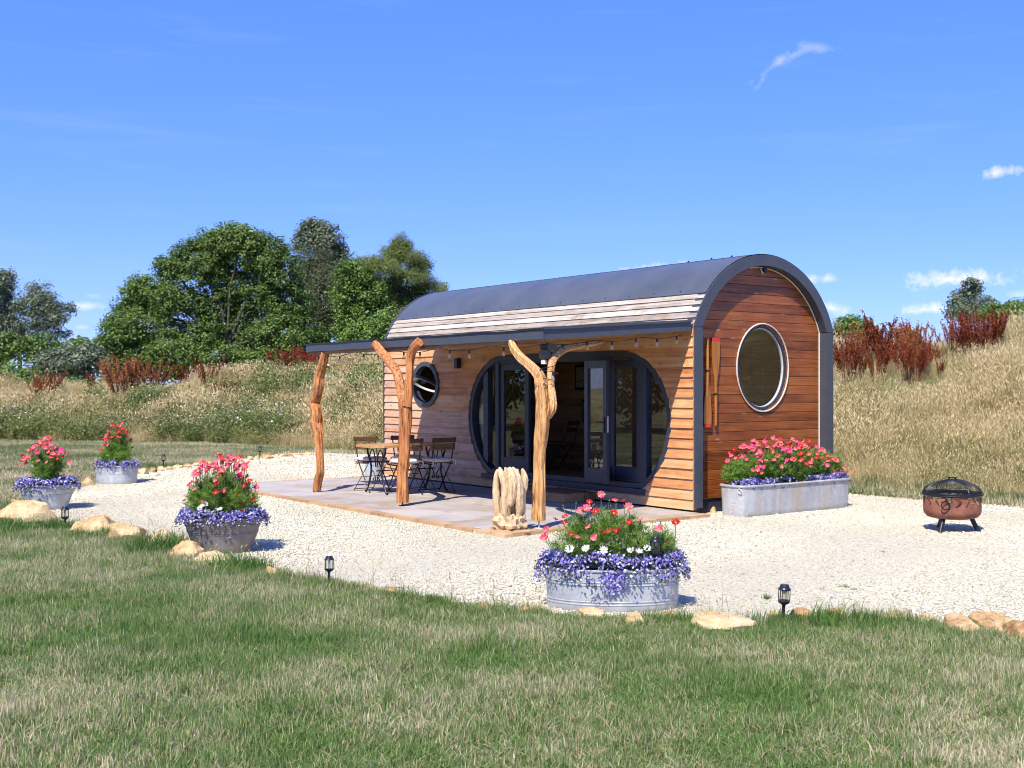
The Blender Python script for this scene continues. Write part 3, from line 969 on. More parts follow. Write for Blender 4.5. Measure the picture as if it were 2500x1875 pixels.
def leaf_quads(C_, size, rng, up=0.3, outdir=None, ratio=0.6):
    """rhombic leaves at C_ with random orientation -> V, F"""
    n = len(C_)
    nrm = rng.normal(size=(n, 3))
    nrm[:, 2] += up * 2
    if outdir is not None: nrm += outdir * 1.0
    nrm /= np.linalg.norm(nrm, axis=1)[:, None] + 1e-9
    t = rng.normal(size=(n, 3))
    t -= nrm * (t * nrm).sum(1)[:, None]
    t /= np.linalg.norm(t, axis=1)[:, None] + 1e-9
    b = np.cross(nrm, t)
    s_ = (size * rng.uniform(0.65, 1.35, n))[:, None]
    V = np.stack([C_ - t * s_ * .5, C_ + b * s_ * ratio * .5 + nrm * s_ * .08, C_ + t * s_ * .5, C_ - b * s_ * ratio * .5 + nrm * s_ * .08], 1).reshape(-1, 3)
    F = np.arange(4 * n).reshape(-1, 4)
    return V, F


weed_m = leaf_mat('weed_leaf', [(0.0, (0.085, 0.125, 0.028)), (0.5, (0.18, 0.225, 0.06)), (1.0, (0.30, 0.33, 0.11))], 0.35, nscale=0.6, nw=0.5)
whitefl_m = leaf_mat('weed_flower', [(0.0, (0.66, 0.62, 0.64)), (1.0, (0.82, 0.80, 0.80))], 0.2)


def weed_mesh(seed, flowers):
    r = np.random.default_rng(seed)
    c = np.clip(r.normal(size=(420, 3)), -1.9, 1.9) * (0.26, 0.26, 0.20) + (0, 0, 0.36)
    V1, F1 = leaf_quads(c, 0.085, r, 0.3, ratio=0.38)
    rn = list(r.uniform(size=len(F1)))
    me_idx = [0] * len(F1)
    if flowers:
        c2 = r.normal(size=(flowers, 3)) * (0.30, 0.30, 0.13) + (0, 0, 0.66)
        V2, F2 = leaf_quads(c2, 0.052, r, 0.7, ratio=0.95)
        F1 = np.concatenate([F1, F2 + len(V1)]); V1 = np.concatenate([V1, V2])
        rn += list(r.uniform(size=len(F2))); me_idx += [1] * len(F2)
    me = np_mesh('weed_clump', V1, F1, {'rnd': rn})
    me.materials.append(weed_m); me.materials.append(whitefl_m)
    me.polygons.foreach_set('material_index', np.array(me_idx, np.int32))
    return me


weeds = [weed_mesh(200 + k, (8, 12, 0, 4, 0)[k]) for k in range(5)]
P, I, SC = [], [], []
for k in range(3000):
    px, py = random.uniform(-60, 940), random.uniform(1005, 1085)
    w = math.exp(-((py - 1042 + 0.00005 * (px - 420) ** 2) / 42) ** 2)
    cl_ = mnoise.noise(Vector((px / 150, py / 60, 4)))
    if px > 660: w *= max(0.1, 1 - (px - 660) / 260)
    if random.random() > w * (0.55 + 0.9 * cl_): continue
    p = terrain_hit(px, py, 26, 60) if len(P) < 0 else None
    P.append((px, py)); I.append(random.choices((0, 1, 2, 3, 4), (3, 3, 3, 3, 3))[0]); SC.append(random.uniform(0.45, 1.1))


def terrain_hits(PX, PY, y0=24.0, y1=60.0, m=700):
    PX = np.asarray(PX, float); PY = np.asarray(PY, float)
    Y = np.linspace(y0, y1, m)[None, :]
    X = (PX[:, None] - 1250) / 2800 * Y
    Z = 1.65 - (PY[:, None] - 945) / 2800 * Y
    d = Z - hz(X, np.broadcast_to(Y, X.shape))
    k = np.where((d < 0).any(1), np.argmax(d < 0, 1), np.argmin(d, 1))
    r_ = np.arange(len(PX))
    yy = np.broadcast_to(Y, X.shape)[r_, k]
    xx = X[r_, k]
    return np.stack([xx, yy, hz(xx, yy)], 1)


pts = terrain_hits([p[0] for p in P], [p[1] for p in P])
sd_ = foot_dist(pts[:, 0], pts[:, 1])[0]
kk = (sd_ > 0.1) & (sd_ < 6.5) & (RNG.uniform(size=len(sd_)) < np.clip(0.85 - sd_ / 6.5, 0.12, 1))
pts = pts[kk]; SC = np.array(SC)[kk]; I = np.array(I)[kk]
n = len(pts)
print('weeds', n)
scatter('white_flowering_weeds', weeds, pts, rots(n, .1), np.array(SC), np.array(I), 'leafy green weeds dotted with white flowers along the left bank', 'weeds')
# scattered green weeds on the upper bank
P, I, SC = [], [], []
for k in range(240):
    px, py = random.uniform(-40, 930), random.uniform(925, 1010)
    if mnoise.noise(Vector((px / 90, py / 40, 8))) < 0.02: continue
    P.append((px, py)); I.append(random.choice((2, 4, 4, 3))); SC.append(random.uniform(.7, 1.5))
for k in range(90):
    px, py = random.uniform(2050, 2560), random.uniform(870, 1140)
    if mnoise.noise(Vector((px / 110, py / 60, 2))) < 0.12: continue
    P.append((px, py)); I.append(random.choice((2, 4))); SC.append(random.uniform(.25, .55))
pts = terrain_hits([p[0] for p in P], [p[1] for p in P], 12, 60, 1200)
sd_ = foot_dist(pts[:, 0], pts[:, 1])[0]
kk = (sd_ > 0.3) & (sd_ < 7.5)
pts = pts[kk]; SC = np.array(SC)[kk]; I = np.array(I)[kk]
n = len(pts)
scatter('green_bank_weeds', weeds, pts, rots(n, .15), np.array(SC), np.array(I), 'scattered dark green weeds among the straw grass of the bank', 'weeds')

# ------------------------------------------------------------------ dock plants
dock_m = leaf_mat('dock_seed', [(0.0, (0.10, 0.022, 0.012)), (0.5, (0.25, 0.055, 0.024)), (1.0, (0.40, 0.11, 0.04))], 0.2, 0.85, 0.1, 0.5, 0.4)
docko_m = leaf_mat('dock_seed_orange', [(0.0, (0.20, 0.06, 0.02)), (0.5, (0.40, 0.15, 0.05)), (1.0, (0.52, 0.25, 0.10))], 0.25, 0.85, 0.1, 0.5, 0.4)
dockr_m = leaf_mat('dock_seed_red', [(0.0, (0.16, 0.014, 0.012)), (0.5, (0.30, 0.035, 0.024)), (1.0, (0.42, 0.075, 0.045))], 0.2, 0.85, 0.1, 0.5, 0.4)
dstem_m = simple('dock_stem', (0.13, 0.045, 0.022), 0.85, 0.0, 0.3, 20.0)


def dock_parts(seed, nst=7, h=1.0, spread=0.42):
    r = np.random.default_rng(seed)
    sb = MB(); cs = []
    for s_ in range(nst):
        a = r.uniform(0, 6.28); sp = spread * r.uniform(.25, 1.0); hh = h * r.uniform(.7, 1.08)
        base = Vector((math.cos(a) * .06, math.sin(a) * .06, 0))
        tip = Vector((math.cos(a) * sp, math.sin(a) * sp, hh))
        midp = base.lerp(tip, .5) + Vector((math.cos(a), math.sin(a), 0)) * (-0.06)
        line = [base, midp, tip]
        sb.tube(line, [.010, .008, .004], 4, False)
        for k in range(6):
            t = .32 + .62 * k / 6
            o = base.lerp(tip, t)
            aa = r.uniform(0, 6.28); ll = .26 * (1.15 - t)
            e = o + Vector((math.cos(aa) * ll * .38, math.sin(aa) * ll * .38, ll * 1.15))
            sb.tube([o, e], [.005, .002], 3, False)
            for q in np.linspace(.12, 1, 7):
                c = o.lerp(e, float(q)); cs += [(c.x + r.normal(0, .012), c.y + r.normal(0, .012), c.z + r.normal(0, .015)) for _ in range(3)]
        for q in np.linspace(.5, 1, 11):
            c = base.lerp(tip, float(q)); cs += [(c.x + r.normal(0, .016), c.y + r.normal(0, .016), c.z + r.normal(0, .02)) for _ in range(4)]
    cs = np.array(cs)
    V, F = leaf_quads(cs, 0.043, r, 0.2, ratio=0.45)
    me = np_mesh('dock_seed_heads', V, F, {'rnd': r.uniform(size=len(F))})
    return sb.mesh('dock_stems'), me


DK = [dock_parts(300 + k, (11, 9, 13)[k], (1.0, .85, 1.1)[k], (.62, .50, .75)[k]) for k in range(3)]
DKM = {}
for i, (st, hd) in enumerate(DK):
    st.materials.append(dstem_m)
    for nm, m_ in (('d', dock_m), ('o', docko_m), ('r', dockr_m)):
        h2 = hd.copy(); h2.materials.append(m_); DKM[(i, nm)] = h2


def dock(px, pyb, height_px, tone, label, group=None):
    p = terrain_hit(px, pyb, 13, 60)
    hpx = (height_px * (1.05 if px > 1000 else 1.12) + 16) / 2800 * p.y
    k = random.randrange(3)
    o = empty('dock_plant', p, random.uniform(0, 6.28), label, 'dock plant', group)
    s_ = hpx / (1.0, .85, 1.1)[k]
    o.scale = (s_ * random.uniform(.55, 1.2), s_ * random.uniform(.55, 1.2), s_)
    o.location.z -= .02
    link('stem', DK[k][0], None, o)
    link('seed_head', DKM[(k, tone)], None, o)


for px, b, h, t in ((116, 992, 66, 'd'), (95, 985, 48, 'd')):
    dock(px, b, h, t, 'dark brown dock plant at the far left end of the bank', 'dark docks far left')
dock(222, 962, 36, 'd', 'small dark red dock below the grey-leaved bushes at left')
for px, b, h, t in ((292, 985, 88, 'o'), (330, 978, 80, 'o'), (372, 972, 74, 'o'), (305, 970, 70, 'o')):
    dock(px, b, h, t, 'orange-brown seeded dock in the cluster below the oak', 'orange docks below the oak')
for px, b, h, t in ((455, 958, 48, 'd'), (505, 955, 56, 'd'), (536, 1002, 52, 'd'), (560, 998, 50, 'd')):
    dock(px, b, h, t, 'dark red-brown dock right of the orange docks on the left bank', 'dark docks mid bank')
for px, b, h, t in ((690, 925, 62, 'r'), (712, 925, 58, 'r'), (742, 922, 64, 'r'), (764, 920, 60, 'r')):
    dock(px, b, h, t, 'crimson dock plant behind the leftmost canopy post', 'crimson docks by the canopy')
for k in range(32):
    px = random.uniform(2040, 2305)
    top = 800 + (px - 2040) * .05 + random.uniform(-10, 36) + (30 if px > 2260 else 0)
    b = random.uniform(862, 940)
    dock(px, b, (b - top) * random.uniform(.6, 1.12), 'o' if random.random() < .5 else 'd', 'rust-coloured dock in the dense thicket right of the cabin', 'dock thicket right of the cabin')
for px, b, h in ((2345, 885, 95), (2375, 888, 105), (2405, 880, 100), (2430, 872, 88), (2325, 872, 75), (2390, 868, 95)):
    dock(px, b, h, 'd', 'dark maroon dock on the bank crest in front of the small tree', 'maroon docks on the right crest')

# ------------------------------------------------------------------ trees
def tree(name, label, cat, depth, blobs, trunk, mats, leaf=0.15, dens=1.0, group=None, bark='branch', thick=0.22, clump=0.30, up=0.35, dscale=0.8, hang=0.0, ratio=0.62, seed=1, hole=0.16):
    """blobs: (px, py, rx, ry) lobes of the crown seen at `depth`; each gets leaf clumps and a limb from the trunk"""
    r = np.random.default_rng(seed)
    k = depth / 2800.0
    tx = (trunk[0] - 1250) * k
    tz0 = float(hz(tx, depth)) - 0.1
    root = empty(name, (tx, depth, tz0), 0, label, cat, group)
    fork = 1.65 - (trunk[1] - 945) * k - tz0
    wb = MB()
    LC, OD = [], []
    Bs = []
    for (px, py, rx, ry) in blobs:
        Bs.append((np.array([(px - 1250) * k - tx, r.normal(0, 1) * rx * k * dscale * 0.55, 1.65 - (py - 945) * k - tz0]), rx * k, ry * k))
    base = Vector((0, 0, 0)); fk = Vector((r.normal(0, .15), r.normal(0, .15), max(fork, 0.4)))
    wb.tube([base, base.lerp(fk, .5) + Vector((r.normal(0, .06), 0, 0)), fk], [thick * 1.25, thick * 1.0, thick * .85], 9)
    for (c, rx, rz) in Bs:
        cv = Vector(c)
        mid = fk.lerp(cv, .5) + Vector((r.normal(0, .25), r.normal(0, .25), r.normal(0, .15) + .15))
        rr = thick * r.uniform(.18, .34)
        st = fk if cv.z > fk.z - 0.5 else base.lerp(fk, max(0.1, min(.95, cv.z / max(fk.z, .1))))
        wb.tube([st, mid, cv], [rr, rr * .7, rr * .35], 6, False)
        vol = rx * rx * dscale * rz
        nc = max(8, int(50 * dens * (rx * rz) ** 0.85 / (clump / .3) ** 1.6))
        d = r.normal(size=(nc, 3)); d /= np.linalg.norm(d, axis=1)[:, None]
        q = (r.uniform(0.12, 1.0, nc) ** 0.45)[:, None]
        off = d * q
        nz = np.array([mnoise.noise(Vector(tuple(c + o * (rx, rx * dscale, rz))) * 0.9 + Vector((seed, 0, 0))) for o in off])
        okm = nz > -0.5 + hole * 2
        cc = c + off * (rx, rx * dscale, rz)
        for j in range(nc):
            if not okm[j] and r.uniform() < .75: continue
            p = cc[j]
            if j % 7 == 0:
                wb.tube([cv.lerp(Vector(p), .15), cv.lerp(Vector(p), .6) + Vector((0, 0, .05)), Vector(p)], [rr * .30, rr * .18, .012], 4, False)
            m_ = int(r.integers(34, 62))
            g = r.normal(size=(m_, 3)); g /= np.linalg.norm(g, axis=1)[:, None]
            gd = g + off[j] * .5 + (0, -.1, .45)
            g = g * (r.uniform(.05, 1, m_) ** .5)[:, None] * clump * r.uniform(.9, 1.75) * (1.0, 1.0, .74)
            if hang: g[:, 2] -= hang * r.uniform(size=m_) * 1.5
            LC.append(p + g); OD.append(gd * 1.3)
    LC = np.concatenate(LC); OD = np.concatenate(OD)
    V, F = leaf_quads(LC, leaf, r, up, OD, ratio)
    shade = r.uniform(size=len(F))
    me = np_mesh('crown', V, F, {'rnd': shade})
    wb.build('trunk', MT[bark], root, 50)
    link('crown', me, mats, root)
    return root


oak_m = leaf_mat('oak_leaf', [(0.0, (0.042, 0.085, 0.016)), (0.45, (0.095, 0.165, 0.030)), (0.8, (0.165, 0.25, 0.048)), (1.0, (0.26, 0.34, 0.08))], 0.3, 0.5, 0.35, 0.35, 0.4)
ash_m = leaf_mat('ash_leaf', [(0.0, (0.065, 0.125, 0.02)), (0.5, (0.14, 0.235, 0.04)), (1.0, (0.25, 0.36, 0.08))], 0.35, 0.5, 0.35, 0.4, 0.4)
grey_m = leaf_mat('poplar_leaf', [(0.0, (0.06, 0.082, 0.036)), (0.5, (0.14, 0.17, 0.085)), (1.0, (0.28, 0.32, 0.20))], 0.25, 0.45, 0.4, 0.4, 0.3)
larch_m = leaf_mat('larch_needle', [(0.0, (0.085, 0.12, 0.026)), (0.5, (0.175, 0.22, 0.05)), (1.0, (0.27, 0.31, 0.09))], 0.3, 0.6, 0.3, 0.5, 0.3)
olive_m = leaf_mat('willow_leaf', [(0.0, (0.05, 0.068, 0.026)), (0.5, (0.115, 0.135, 0.055)), (1.0, (0.20, 0.21, 0.11))], 0.3, 0.6, 0.3, 0.5, 0.3)

# back row first
tree('poplar_tree', 'tall dark spiky poplar top rising behind the oak', 'tree', 74, [(770, 570, 34, 38), (800, 590, 34, 42), (745, 585, 30, 34), (830, 640, 30, 44), (795, 665, 52, 60), (845, 700, 26, 40)], (800, 800), grey_m, 0.16, 2.2, 'trees behind the left bank', thick=.25, clump=.36, seed=5)
tree('willow_tree', 'drooping olive-grey tree leaning against the right side of the oak', 'tree', 64, [(775, 640, 46, 52), (745, 690, 44, 60), (800, 715, 50, 70), (770, 770, 52, 60), (835, 760, 34, 60), (730, 630, 30, 40)], (790, 830), olive_m, 0.14, 2.6, 'trees behind the left bank', thick=.2, clump=.30, hang=.55, ratio=.35, seed=6)
tree('oak_tree', 'large rounded dark green oak behind the left bank', 'tree', 56,
     [(548, 588, 82, 46), (470, 618, 54, 38), (425, 655, 46, 36), (500, 660, 62, 44), (640, 622, 74, 52), (690, 660, 54, 50), (350, 712, 62, 42), (318, 752, 52, 36), (300, 790, 40, 30), (420, 735, 74, 52), (520, 740, 84, 60), (615, 720, 78, 60), (700, 745, 70, 60),
      (380, 800, 80, 50), (480, 815, 90, 56), (590, 815, 92, 58), (690, 830, 84, 60), (340, 850, 70, 42), (440, 872, 84, 42), (560, 880, 92, 42), (670, 890, 92, 40), (750, 840, 50, 60), (600, 590, 60, 40), (560, 650, 60, 40), (745, 890, 60, 36)],
     (560, 850), oak_m, 0.115, 2.3, 'trees behind the left bank', thick=.40, clump=.27, seed=7, hole=.09)
tree('larch_tree', 'open-branched yellow-green larch just left of the cabin roof', 'tree', 58,
     [(980, 592, 26, 27), (959, 612, 33, 16), (1002, 622, 44, 14), (907, 634, 44, 14), (940, 650, 57, 17), (1027, 640, 33, 11), (1002, 668, 57, 16), (918, 684, 65, 20), (1052, 690, 44, 13), (980, 704, 67, 19), (1071, 722, 49, 13), (935, 726, 67, 23), (1019, 738, 65, 18), (879, 665, 33, 18), (1002, 765, 78, 27)],
     (980, 720), larch_m, 0.11, 3.2, 'trees behind the left bank', thick=.2, clump=.21, hang=.30, ratio=.28, seed=8, hole=.05)
tree('ash_tree', 'light green ash between the oak and the larch', 'tree', 57, [(868, 672, 46, 40), (850, 720, 46, 46), (905, 715, 40, 34), (880, 770, 60, 44), (860, 820, 60, 50)], (880, 840), ash_m, 0.12, 2.3, 'trees behind the left bank', thick=.17, seed=9)
tree('ash_tree', 'low bushy green tree behind the canopy left of the cabin', 'tree', 54, [(960, 800, 70, 46), (900, 835, 76, 50), (1000, 830, 70, 50), (850, 875, 70, 40), (940, 880, 90, 40), (1040, 790, 50, 44), (1030, 870, 60, 40), (800, 890, 50, 34)], (940, 880), ash_m, 0.12, 2.4, 'trees behind the left bank', thick=.16, seed=10)
tree('scrub_oak', 'small round oak scrub at the left foot of the big oak', 'tree', 54, [(290, 815, 48, 40), (260, 850, 40, 36), (320, 880, 60, 40), (285, 895, 50, 34), (390, 905, 60, 30)], (300, 880), oak_m, 0.12, 2.4, 'trees behind the left bank', thick=.13, seed=12)
tree('poplar_tree', 'grey-leaved poplar cut by the left edge of the picture', 'tree', 60, [(-6, 682, 32, 36), (12, 700, 26, 34), (-20, 740, 48, 52), (18, 770, 34, 36), (-10, 820, 54, 46), (30, 830, 36, 34)], (0, 850), grey_m, 0.12, 2.1, 'poplars at far left', 'branch_grey', thick=.2, seed=13, hole=.14)
tree('poplar_tree', 'airy grey-green poplar second from the left edge', 'tree', 58, [(92, 715, 34, 28), (75, 745, 38, 34), (125, 745, 38, 32), (150, 775, 30, 24), (100, 785, 46, 34), (60, 800, 40, 34), (135, 812, 34, 20), (160, 752, 22, 16)], (90, 850), grey_m, 0.105, 1.5, 'poplars at far left', 'branch_grey', thick=.15, clump=.26, seed=14, hole=.2)
tree('dark_scrub', 'dark shaded scrub beneath the far left poplars', 'bush', 56, [(30, 850, 70, 36), (110, 852, 62, 30), (-20, 870, 50, 40)], (50, 880), oak_m, 0.15, 1.6, 'bushes at far left', thick=.12, seed=15)
tree('sallow_bush', 'silvery grey-green sallow bush left of the oak', 'bush', 50, [(160, 880, 62, 34), (210, 868, 38, 32), (120, 895, 50, 34), (190, 905, 50, 30), (240, 880, 24, 26)], (170, 920), grey_m, 0.13, 2.0, 'bushes at far left', thick=.12, seed=16)
tree('green_bush', 'bright green rounded bush at the left edge', 'bush', 46, [(20, 912, 56, 38), (-20, 930, 50, 40), (60, 945, 50, 36), (10, 965, 60, 34)], (20, 960), ash_m, 0.13, 1.8, 'bushes at far left', thick=.1, seed=17)
tree('green_bush', 'low green bush in front of the sallow', 'bush', 46, [(120, 948, 48, 30), (180, 950, 44, 28), (150, 968, 52, 26), (230, 945, 36, 24)], (150, 970), ash_m, 0.12, 1.7, 'bushes at far left', thick=.1, seed=18)
tree('far_tree_row', 'distant strip of trees low on the horizon at left', 'tree', 120, [(200, 838, 30, 10), (170, 842, 30, 10), (240, 842, 24, 12), (270, 850, 24, 14)], (210, 860), oak_m, 0.35, 1.2, None, thick=.15, clump=.5, seed=19)
# hedge trees beyond the left edge of the picture, mirrored in the door glass
for k_, (wx_, d_) in enumerate(((-28, 22), (-26, 17.5), (-30, 27), (-27, 13.5))):
    q_ = 2800 / d_
    cx_ = 1250 + wx_ * q_
    tree('hedge_tree', ('tall hedge tree mirrored in the door glass, outside the left edge', 'broad hedge tree mirrored in the door glass, nearer the lawn', 'far hedge tree mirrored in the door glass, close to the poplars', 'hedge tree mirrored in the door glass, level with the viewer')[k_], 'tree', d_,
         [(cx_, 945 - 5.6 * q_, 2.2 * q_, 1.5 * q_), (cx_ - 1.7 * q_, 945 - 3.4 * q_, 2.2 * q_, 1.5 * q_), (cx_ + 1.7 * q_, 945 - 3.4 * q_, 2.2 * q_, 1.5 * q_), (cx_, 945 - 1.3 * q_, 3.0 * q_, 1.5 * q_), (cx_, 945 + .3 * q_, 3.0 * q_, 1.3 * q_)], (cx_, 945 - 1.0 * q_), oak_m, 0.2, 0.5, 'hedge trees off the left side', thick=.3, clump=.42, seed=60 + k_, hole=.06)
# right of the cabin
tree('round_bush', 'round green bush showing over the docks beside the cabin roof', 'bush', 38, [(2085, 796, 40, 24), (2060, 812, 34, 22), (2110, 812, 34, 22)], (2085, 850), ash_m, 0.11, 1.9, None, thick=.08, clump=.2, seed=20)
tree('young_tree', 'young upright grey-green tree on the right skyline', 'tree', 46, [(2376, 698, 22, 22), (2368, 724, 34, 24), (2398, 736, 28, 22), (2350, 748, 32, 20), (2385, 762, 42, 26), (2335, 768, 28, 16)], (2372, 800), grey_m, 0.09, 1.5, None, 'branch_grey', thick=.08, clump=.19, seed=21)
tree('skyline_bush', 'broad green hedge bush at the right edge of the skyline', 'bush', 44, [(2440, 756, 46, 24), (2490, 752, 48, 26), (2412, 772, 32, 20), (2460, 775, 60, 24), (2540, 757, 50, 28)], (2470, 800), ash_m, 0.11, 1.9, None, thick=.09, clump=.2, seed=22)
# the shrub on the bank behind the canopy
p = terrain_hit(885, 968, 26, 60)
r_ = np.random.default_rng(77)
c = np.clip(r_.normal(size=(900, 3)), -1.6, 1.6) * (0.30, .3, .34) + (0, 0, .5)
V, F = leaf_quads(c, .085, r_, .3, ratio=.4)
o = link('bank_shrub', np_mesh('bank_shrub', V, F, {'rnd': r_.uniform(size=len(F))}), leaf_mat('shrub_leaf', [(0, (.05, .10, .02)), (1, (.17, .25, .06))]), loc=p)
tag(o, 'single green leafy shrub on the straw bank between the first two posts', 'shrub')

# ------------------------------------------------------------------ patio
def to_w(mb):
    mb.v = [tuple(W(*p)) for p in mb.v]
    return mb


mb = MB()
mb.box((-7.66, -3.18, -0.02), (0.12, 0.02, PZ - 0.012))
patio = to_w(mb).build('patio', MT['mortar'])
tag(patio, 'stone paved patio in front of the cabin', None, None, 'structure')
rs = random.Random(4)
y = -3.14
row = 0
while y < -0.02:
    dy = min((0.58, 0.42, 0.58, 0.5, 0.56, 0.5)[row % 6], -y)
    x = -7.64
    while x < 0.10:
        dx = rs.choice((0.58, 0.86, 0.72, 0.58, 1.1))
        if x + dx > -0.25: dx = 0.10 - x
        g = 0.006
        m_ = Matrix.Translation((0, 0, rs.uniform(-.0015, .0015)))
        s_ = MB(); s_.bbox((x + g, y + g, PZ - 0.03), (x + dx - g, y + dy - g, PZ), 0.004, m_)
        to_w(s_).build('paving_slab', MT['slab'], patio)
        x += dx
    y += dy; row += 1
# sandstone edging along the front, left and right sides
def edge_run(p0, p1, wid, out):
    p0, p1 = Vector(p0), Vector(p1)
    d = (p1 - p0); L_ = d.length; d.normalize(); nrm = Vector((d.y, -d.x)) * out
    t = 0
    while t < L_ - 0.05:
        k = min(rs.uniform(.42, .62), L_ - t)
        if L_ - t - k < .2: k = L_ - t
        a = p0 + d * (t + .004); b = p0 + d * (t + k - .004)
        w0 = wid * rs.uniform(.9, 1.12); w1 = wid * rs.uniform(.9, 1.12)
        poly = [a, b, b + nrm * w1, a + nrm * w0]
        z1 = PZ + rs.uniform(-.002, .004)
        e = MB()
        vs = [W(q.x, q.y, -0.02) for q in poly] + [W(q.x + (0), q.y, z1) for q in poly]
        e.add(vs, [(3, 2, 1, 0), (4, 5, 6, 7), (0, 1, 5, 4), (1, 2, 6, 5), (2, 3, 7, 6), (3, 0, 4, 7)])
        e.build('edging_stone', MT['edging'], patio)
        t += k


edge_run((-7.78, -3.144), (0.30, -3.144), 0.125, 1)
edge_run((0.104, -3.14), (0.104, 0.02), 0.16, 1)
edge_run((-7.644, -3.14), (-7.644, -0.05), 0.11, -1)

# ------------------------------------------------------------------ the cabin
CL, CWD = 7.72, 2.81
YC, ZC, RA = 1.405, 1.94, 1.495             # centre and radius of the arched roof
ZK = 2.45                                   # height where the arch starts
cabin = empty('cabin', W(0, 0, 0), CAB_RZ, 'timber cabin with arched grey metal roof, round-ended glazed doors and porthole', 'cabin')


def arch(off=0.0, n=28, yk=0.0):
    """outline in (y, z): up the front post, round the arch, down the back post, inset by off"""
    r = RA - off
    pts = [(off, 0.10), (off, ZK - 0.02)]
    a1 = math.asin((YC - off) / r) if (YC - off) < r else math.pi / 2
    for k in range(n + 1):
        a = -a1 + 2 * a1 * k / n
        pts.append((YC + r * math.sin(a), ZC + r * math.cos(a)))
    pts += [(2 * YC - off, ZK - 0.02), (2 * YC - off, 0.10)]
    return pts


def arch_trim(x0, x1, off_out, off_in):
    A, B = arch(off_out), arch(off_in)
    m = MB()
    a0 = [(x0, y, z) for y, z in A]; a1 = [(x1, y, z) for y, z in A]
    b0 = [(x0, y, z) for y, z in B]; b1 = [(x1, y, z) for y, z in B]
    for p, q in ((a0, a1), (b1, b0), (a1, b1), (b0, a0)):
        m.loft(p, q, False)
    m.add([a0[0], a1[0], b1[0], b0[0]], [(0, 1, 2, 3)])
    m.add([a0[-1], a1[-1], b1[-1], b0[-1]], [(0, 1, 2, 3)])
    return m


arch_trim(-0.16, 0.0, -0.003, 0.145).build('arch_trim', MT['metal'], cabin, 30)
arch_trim(-CL, -CL + 0.05, -0.022, 0.10).build('arch_trim', MT['metal'], cabin, 30)
# joint lines in the near trim: thin cover plates at the two kinks
for sgn, yk in ((1, -0.004), (-1, 2 * YC + 0.004)):
    m = MB(); y0_, y1_ = (yk, yk + 0.153) if sgn > 0 else (yk - 0.153, yk)
    m.box((-0.158, y0_ - 0.001, ZK - 0.028), (0.002, y1_ + 0.001, ZK - 0.024))
    m.build('trim_joint', MT['black'], cabin)


# --- openings in the front wall
DXL, DXR, DZ, DA, DBU, DBL = -4.06, -1.39, 1.20, 0.97, 0.955, 1.02
SILL = 0.285


def door_dx(z, o=0.0):
    dz = z - DZ
    b = (DBU if dz > 0 else DBL) + o
    q = 1 - (dz / b) ** 2
    return (DA + o) * math.sqrt(q) if q > 0 else -1


PHX, PHZ, PHA, PHB = -6.292, 1.693, 0.40, 0.372


def port_dx(z, o=0.0):
    q = 1 - ((z - PHZ) / (PHB + o)) ** 2
    return (PHA + o) * math.sqrt(q) if q > 0 else -1


def wav(a, b, s=0.012):
    return s * mnoise.noise(Vector((a * 9.0, b * 9.0, 1.7))) * 1.6


def plank(name, mat, parent, zs, lf, rf, tfun, fn):
    """plank between lf(z) and rf(z) over heights zs; thickness tfun(k); fn(a, t, z) -> point"""
    n = len(zs)
    vs, fs = [], []
    for k, z in enumerate(zs):
        l, r = lf(z), rf(z)
        t = tfun(k / (n - 1))
        vs += [fn(l, t, z), fn(r, t, z), fn(r, 0.0, z), fn(l, 0.0, z)]
    for k in range(n - 1):
        b = 4 * k
        for i in range(4):
            j = (i + 1) % 4
            fs.append((b + i, b + j, b + 4 + j, b + 4 + i))
    fs.append((0, 3, 2, 1)); e = 4 * (n - 1)
    fs.append((e, e + 1, e + 2, e + 3))
    m = MB(); m.add(vs, fs)
    return m.build(name, mat, parent)


front_fn = lambda a, t, z: (a, -t, z)
ROWH = 0.131
wall = MB()
front_planks = []
z = 0.075
X0, X1 = -CL + 0.052, -0.020
while z < 2.46:
    z1 = min(z + ROWH, 2.47)
    zs = list(np.linspace(z, z1 + 0.004, 7))
    zc_ = (z + z1) / 2
    segs = []
    if zc_ < 0.20 or zc_ > DZ + DBU:
        segs.append((None, None))
    else:
        segs.append((None, 'dl')); segs.append(('dr', None))
    out_ = []
    for (l, r) in segs:
        if l is None and (r is None or r == 'dl') and min(abs(q - PHZ) for q in zs) < PHB:
            out_.append((None, 'pl')); out_.append(('pr', r))
        else:
            out_.append((l, r))
    def bound(kind, side, jit):
        def f(zz):
            if kind is None: return X0 if side == 'l' else X1 + 0.0
            if kind == 'dl':
                d = door_dx(max(zz, SILL - .03), .0); return DXL - max(d, 0.0) + wav(0, zz) if d > 0 else DXL + 1.3
            if kind == 'dr':
                d = door_dx(max(zz, SILL - .03), .0); return DXR + max(d, 0.0) + wav(3, zz) if d > 0 else DXR - 1.3
            if kind == 'pl':
                d = port_dx(zz, -.03); return PHX - max(d, 0.0)
            if kind == 'pr':
                d = port_dx(zz, -.03); return PHX + max(d, 0.0)
        return f
    for (l, r) in out_:
        lf, rf = bound(l, 'l', 0), bound(r, 'r', 0)
        pale = (l is None) and (z < 1.95) and r is not None
        front_planks.append((zs, lf, rf, MT['larch_pale'] if pale else MT['larch']))
        vs = []
        for zz in (zs[0], zs[3], zs[-1]):
            vs += [(lf(zz), 0.0, zz), (rf(zz), 0.0, zz), (rf(zz), 0.06, zz), (lf(zz), 0.06, zz)]
        fs = []
        for k in range(2):
            for i in range(4):
                j = (i + 1) % 4
                fs.append((4 * k + i, 4 * k + j, 4 * k + 4 + j, 4 * k + 4 + i))
        wall.add(vs, fs)
    z = z1
front = wall.build('front_wall', MT['inner'], cabin)
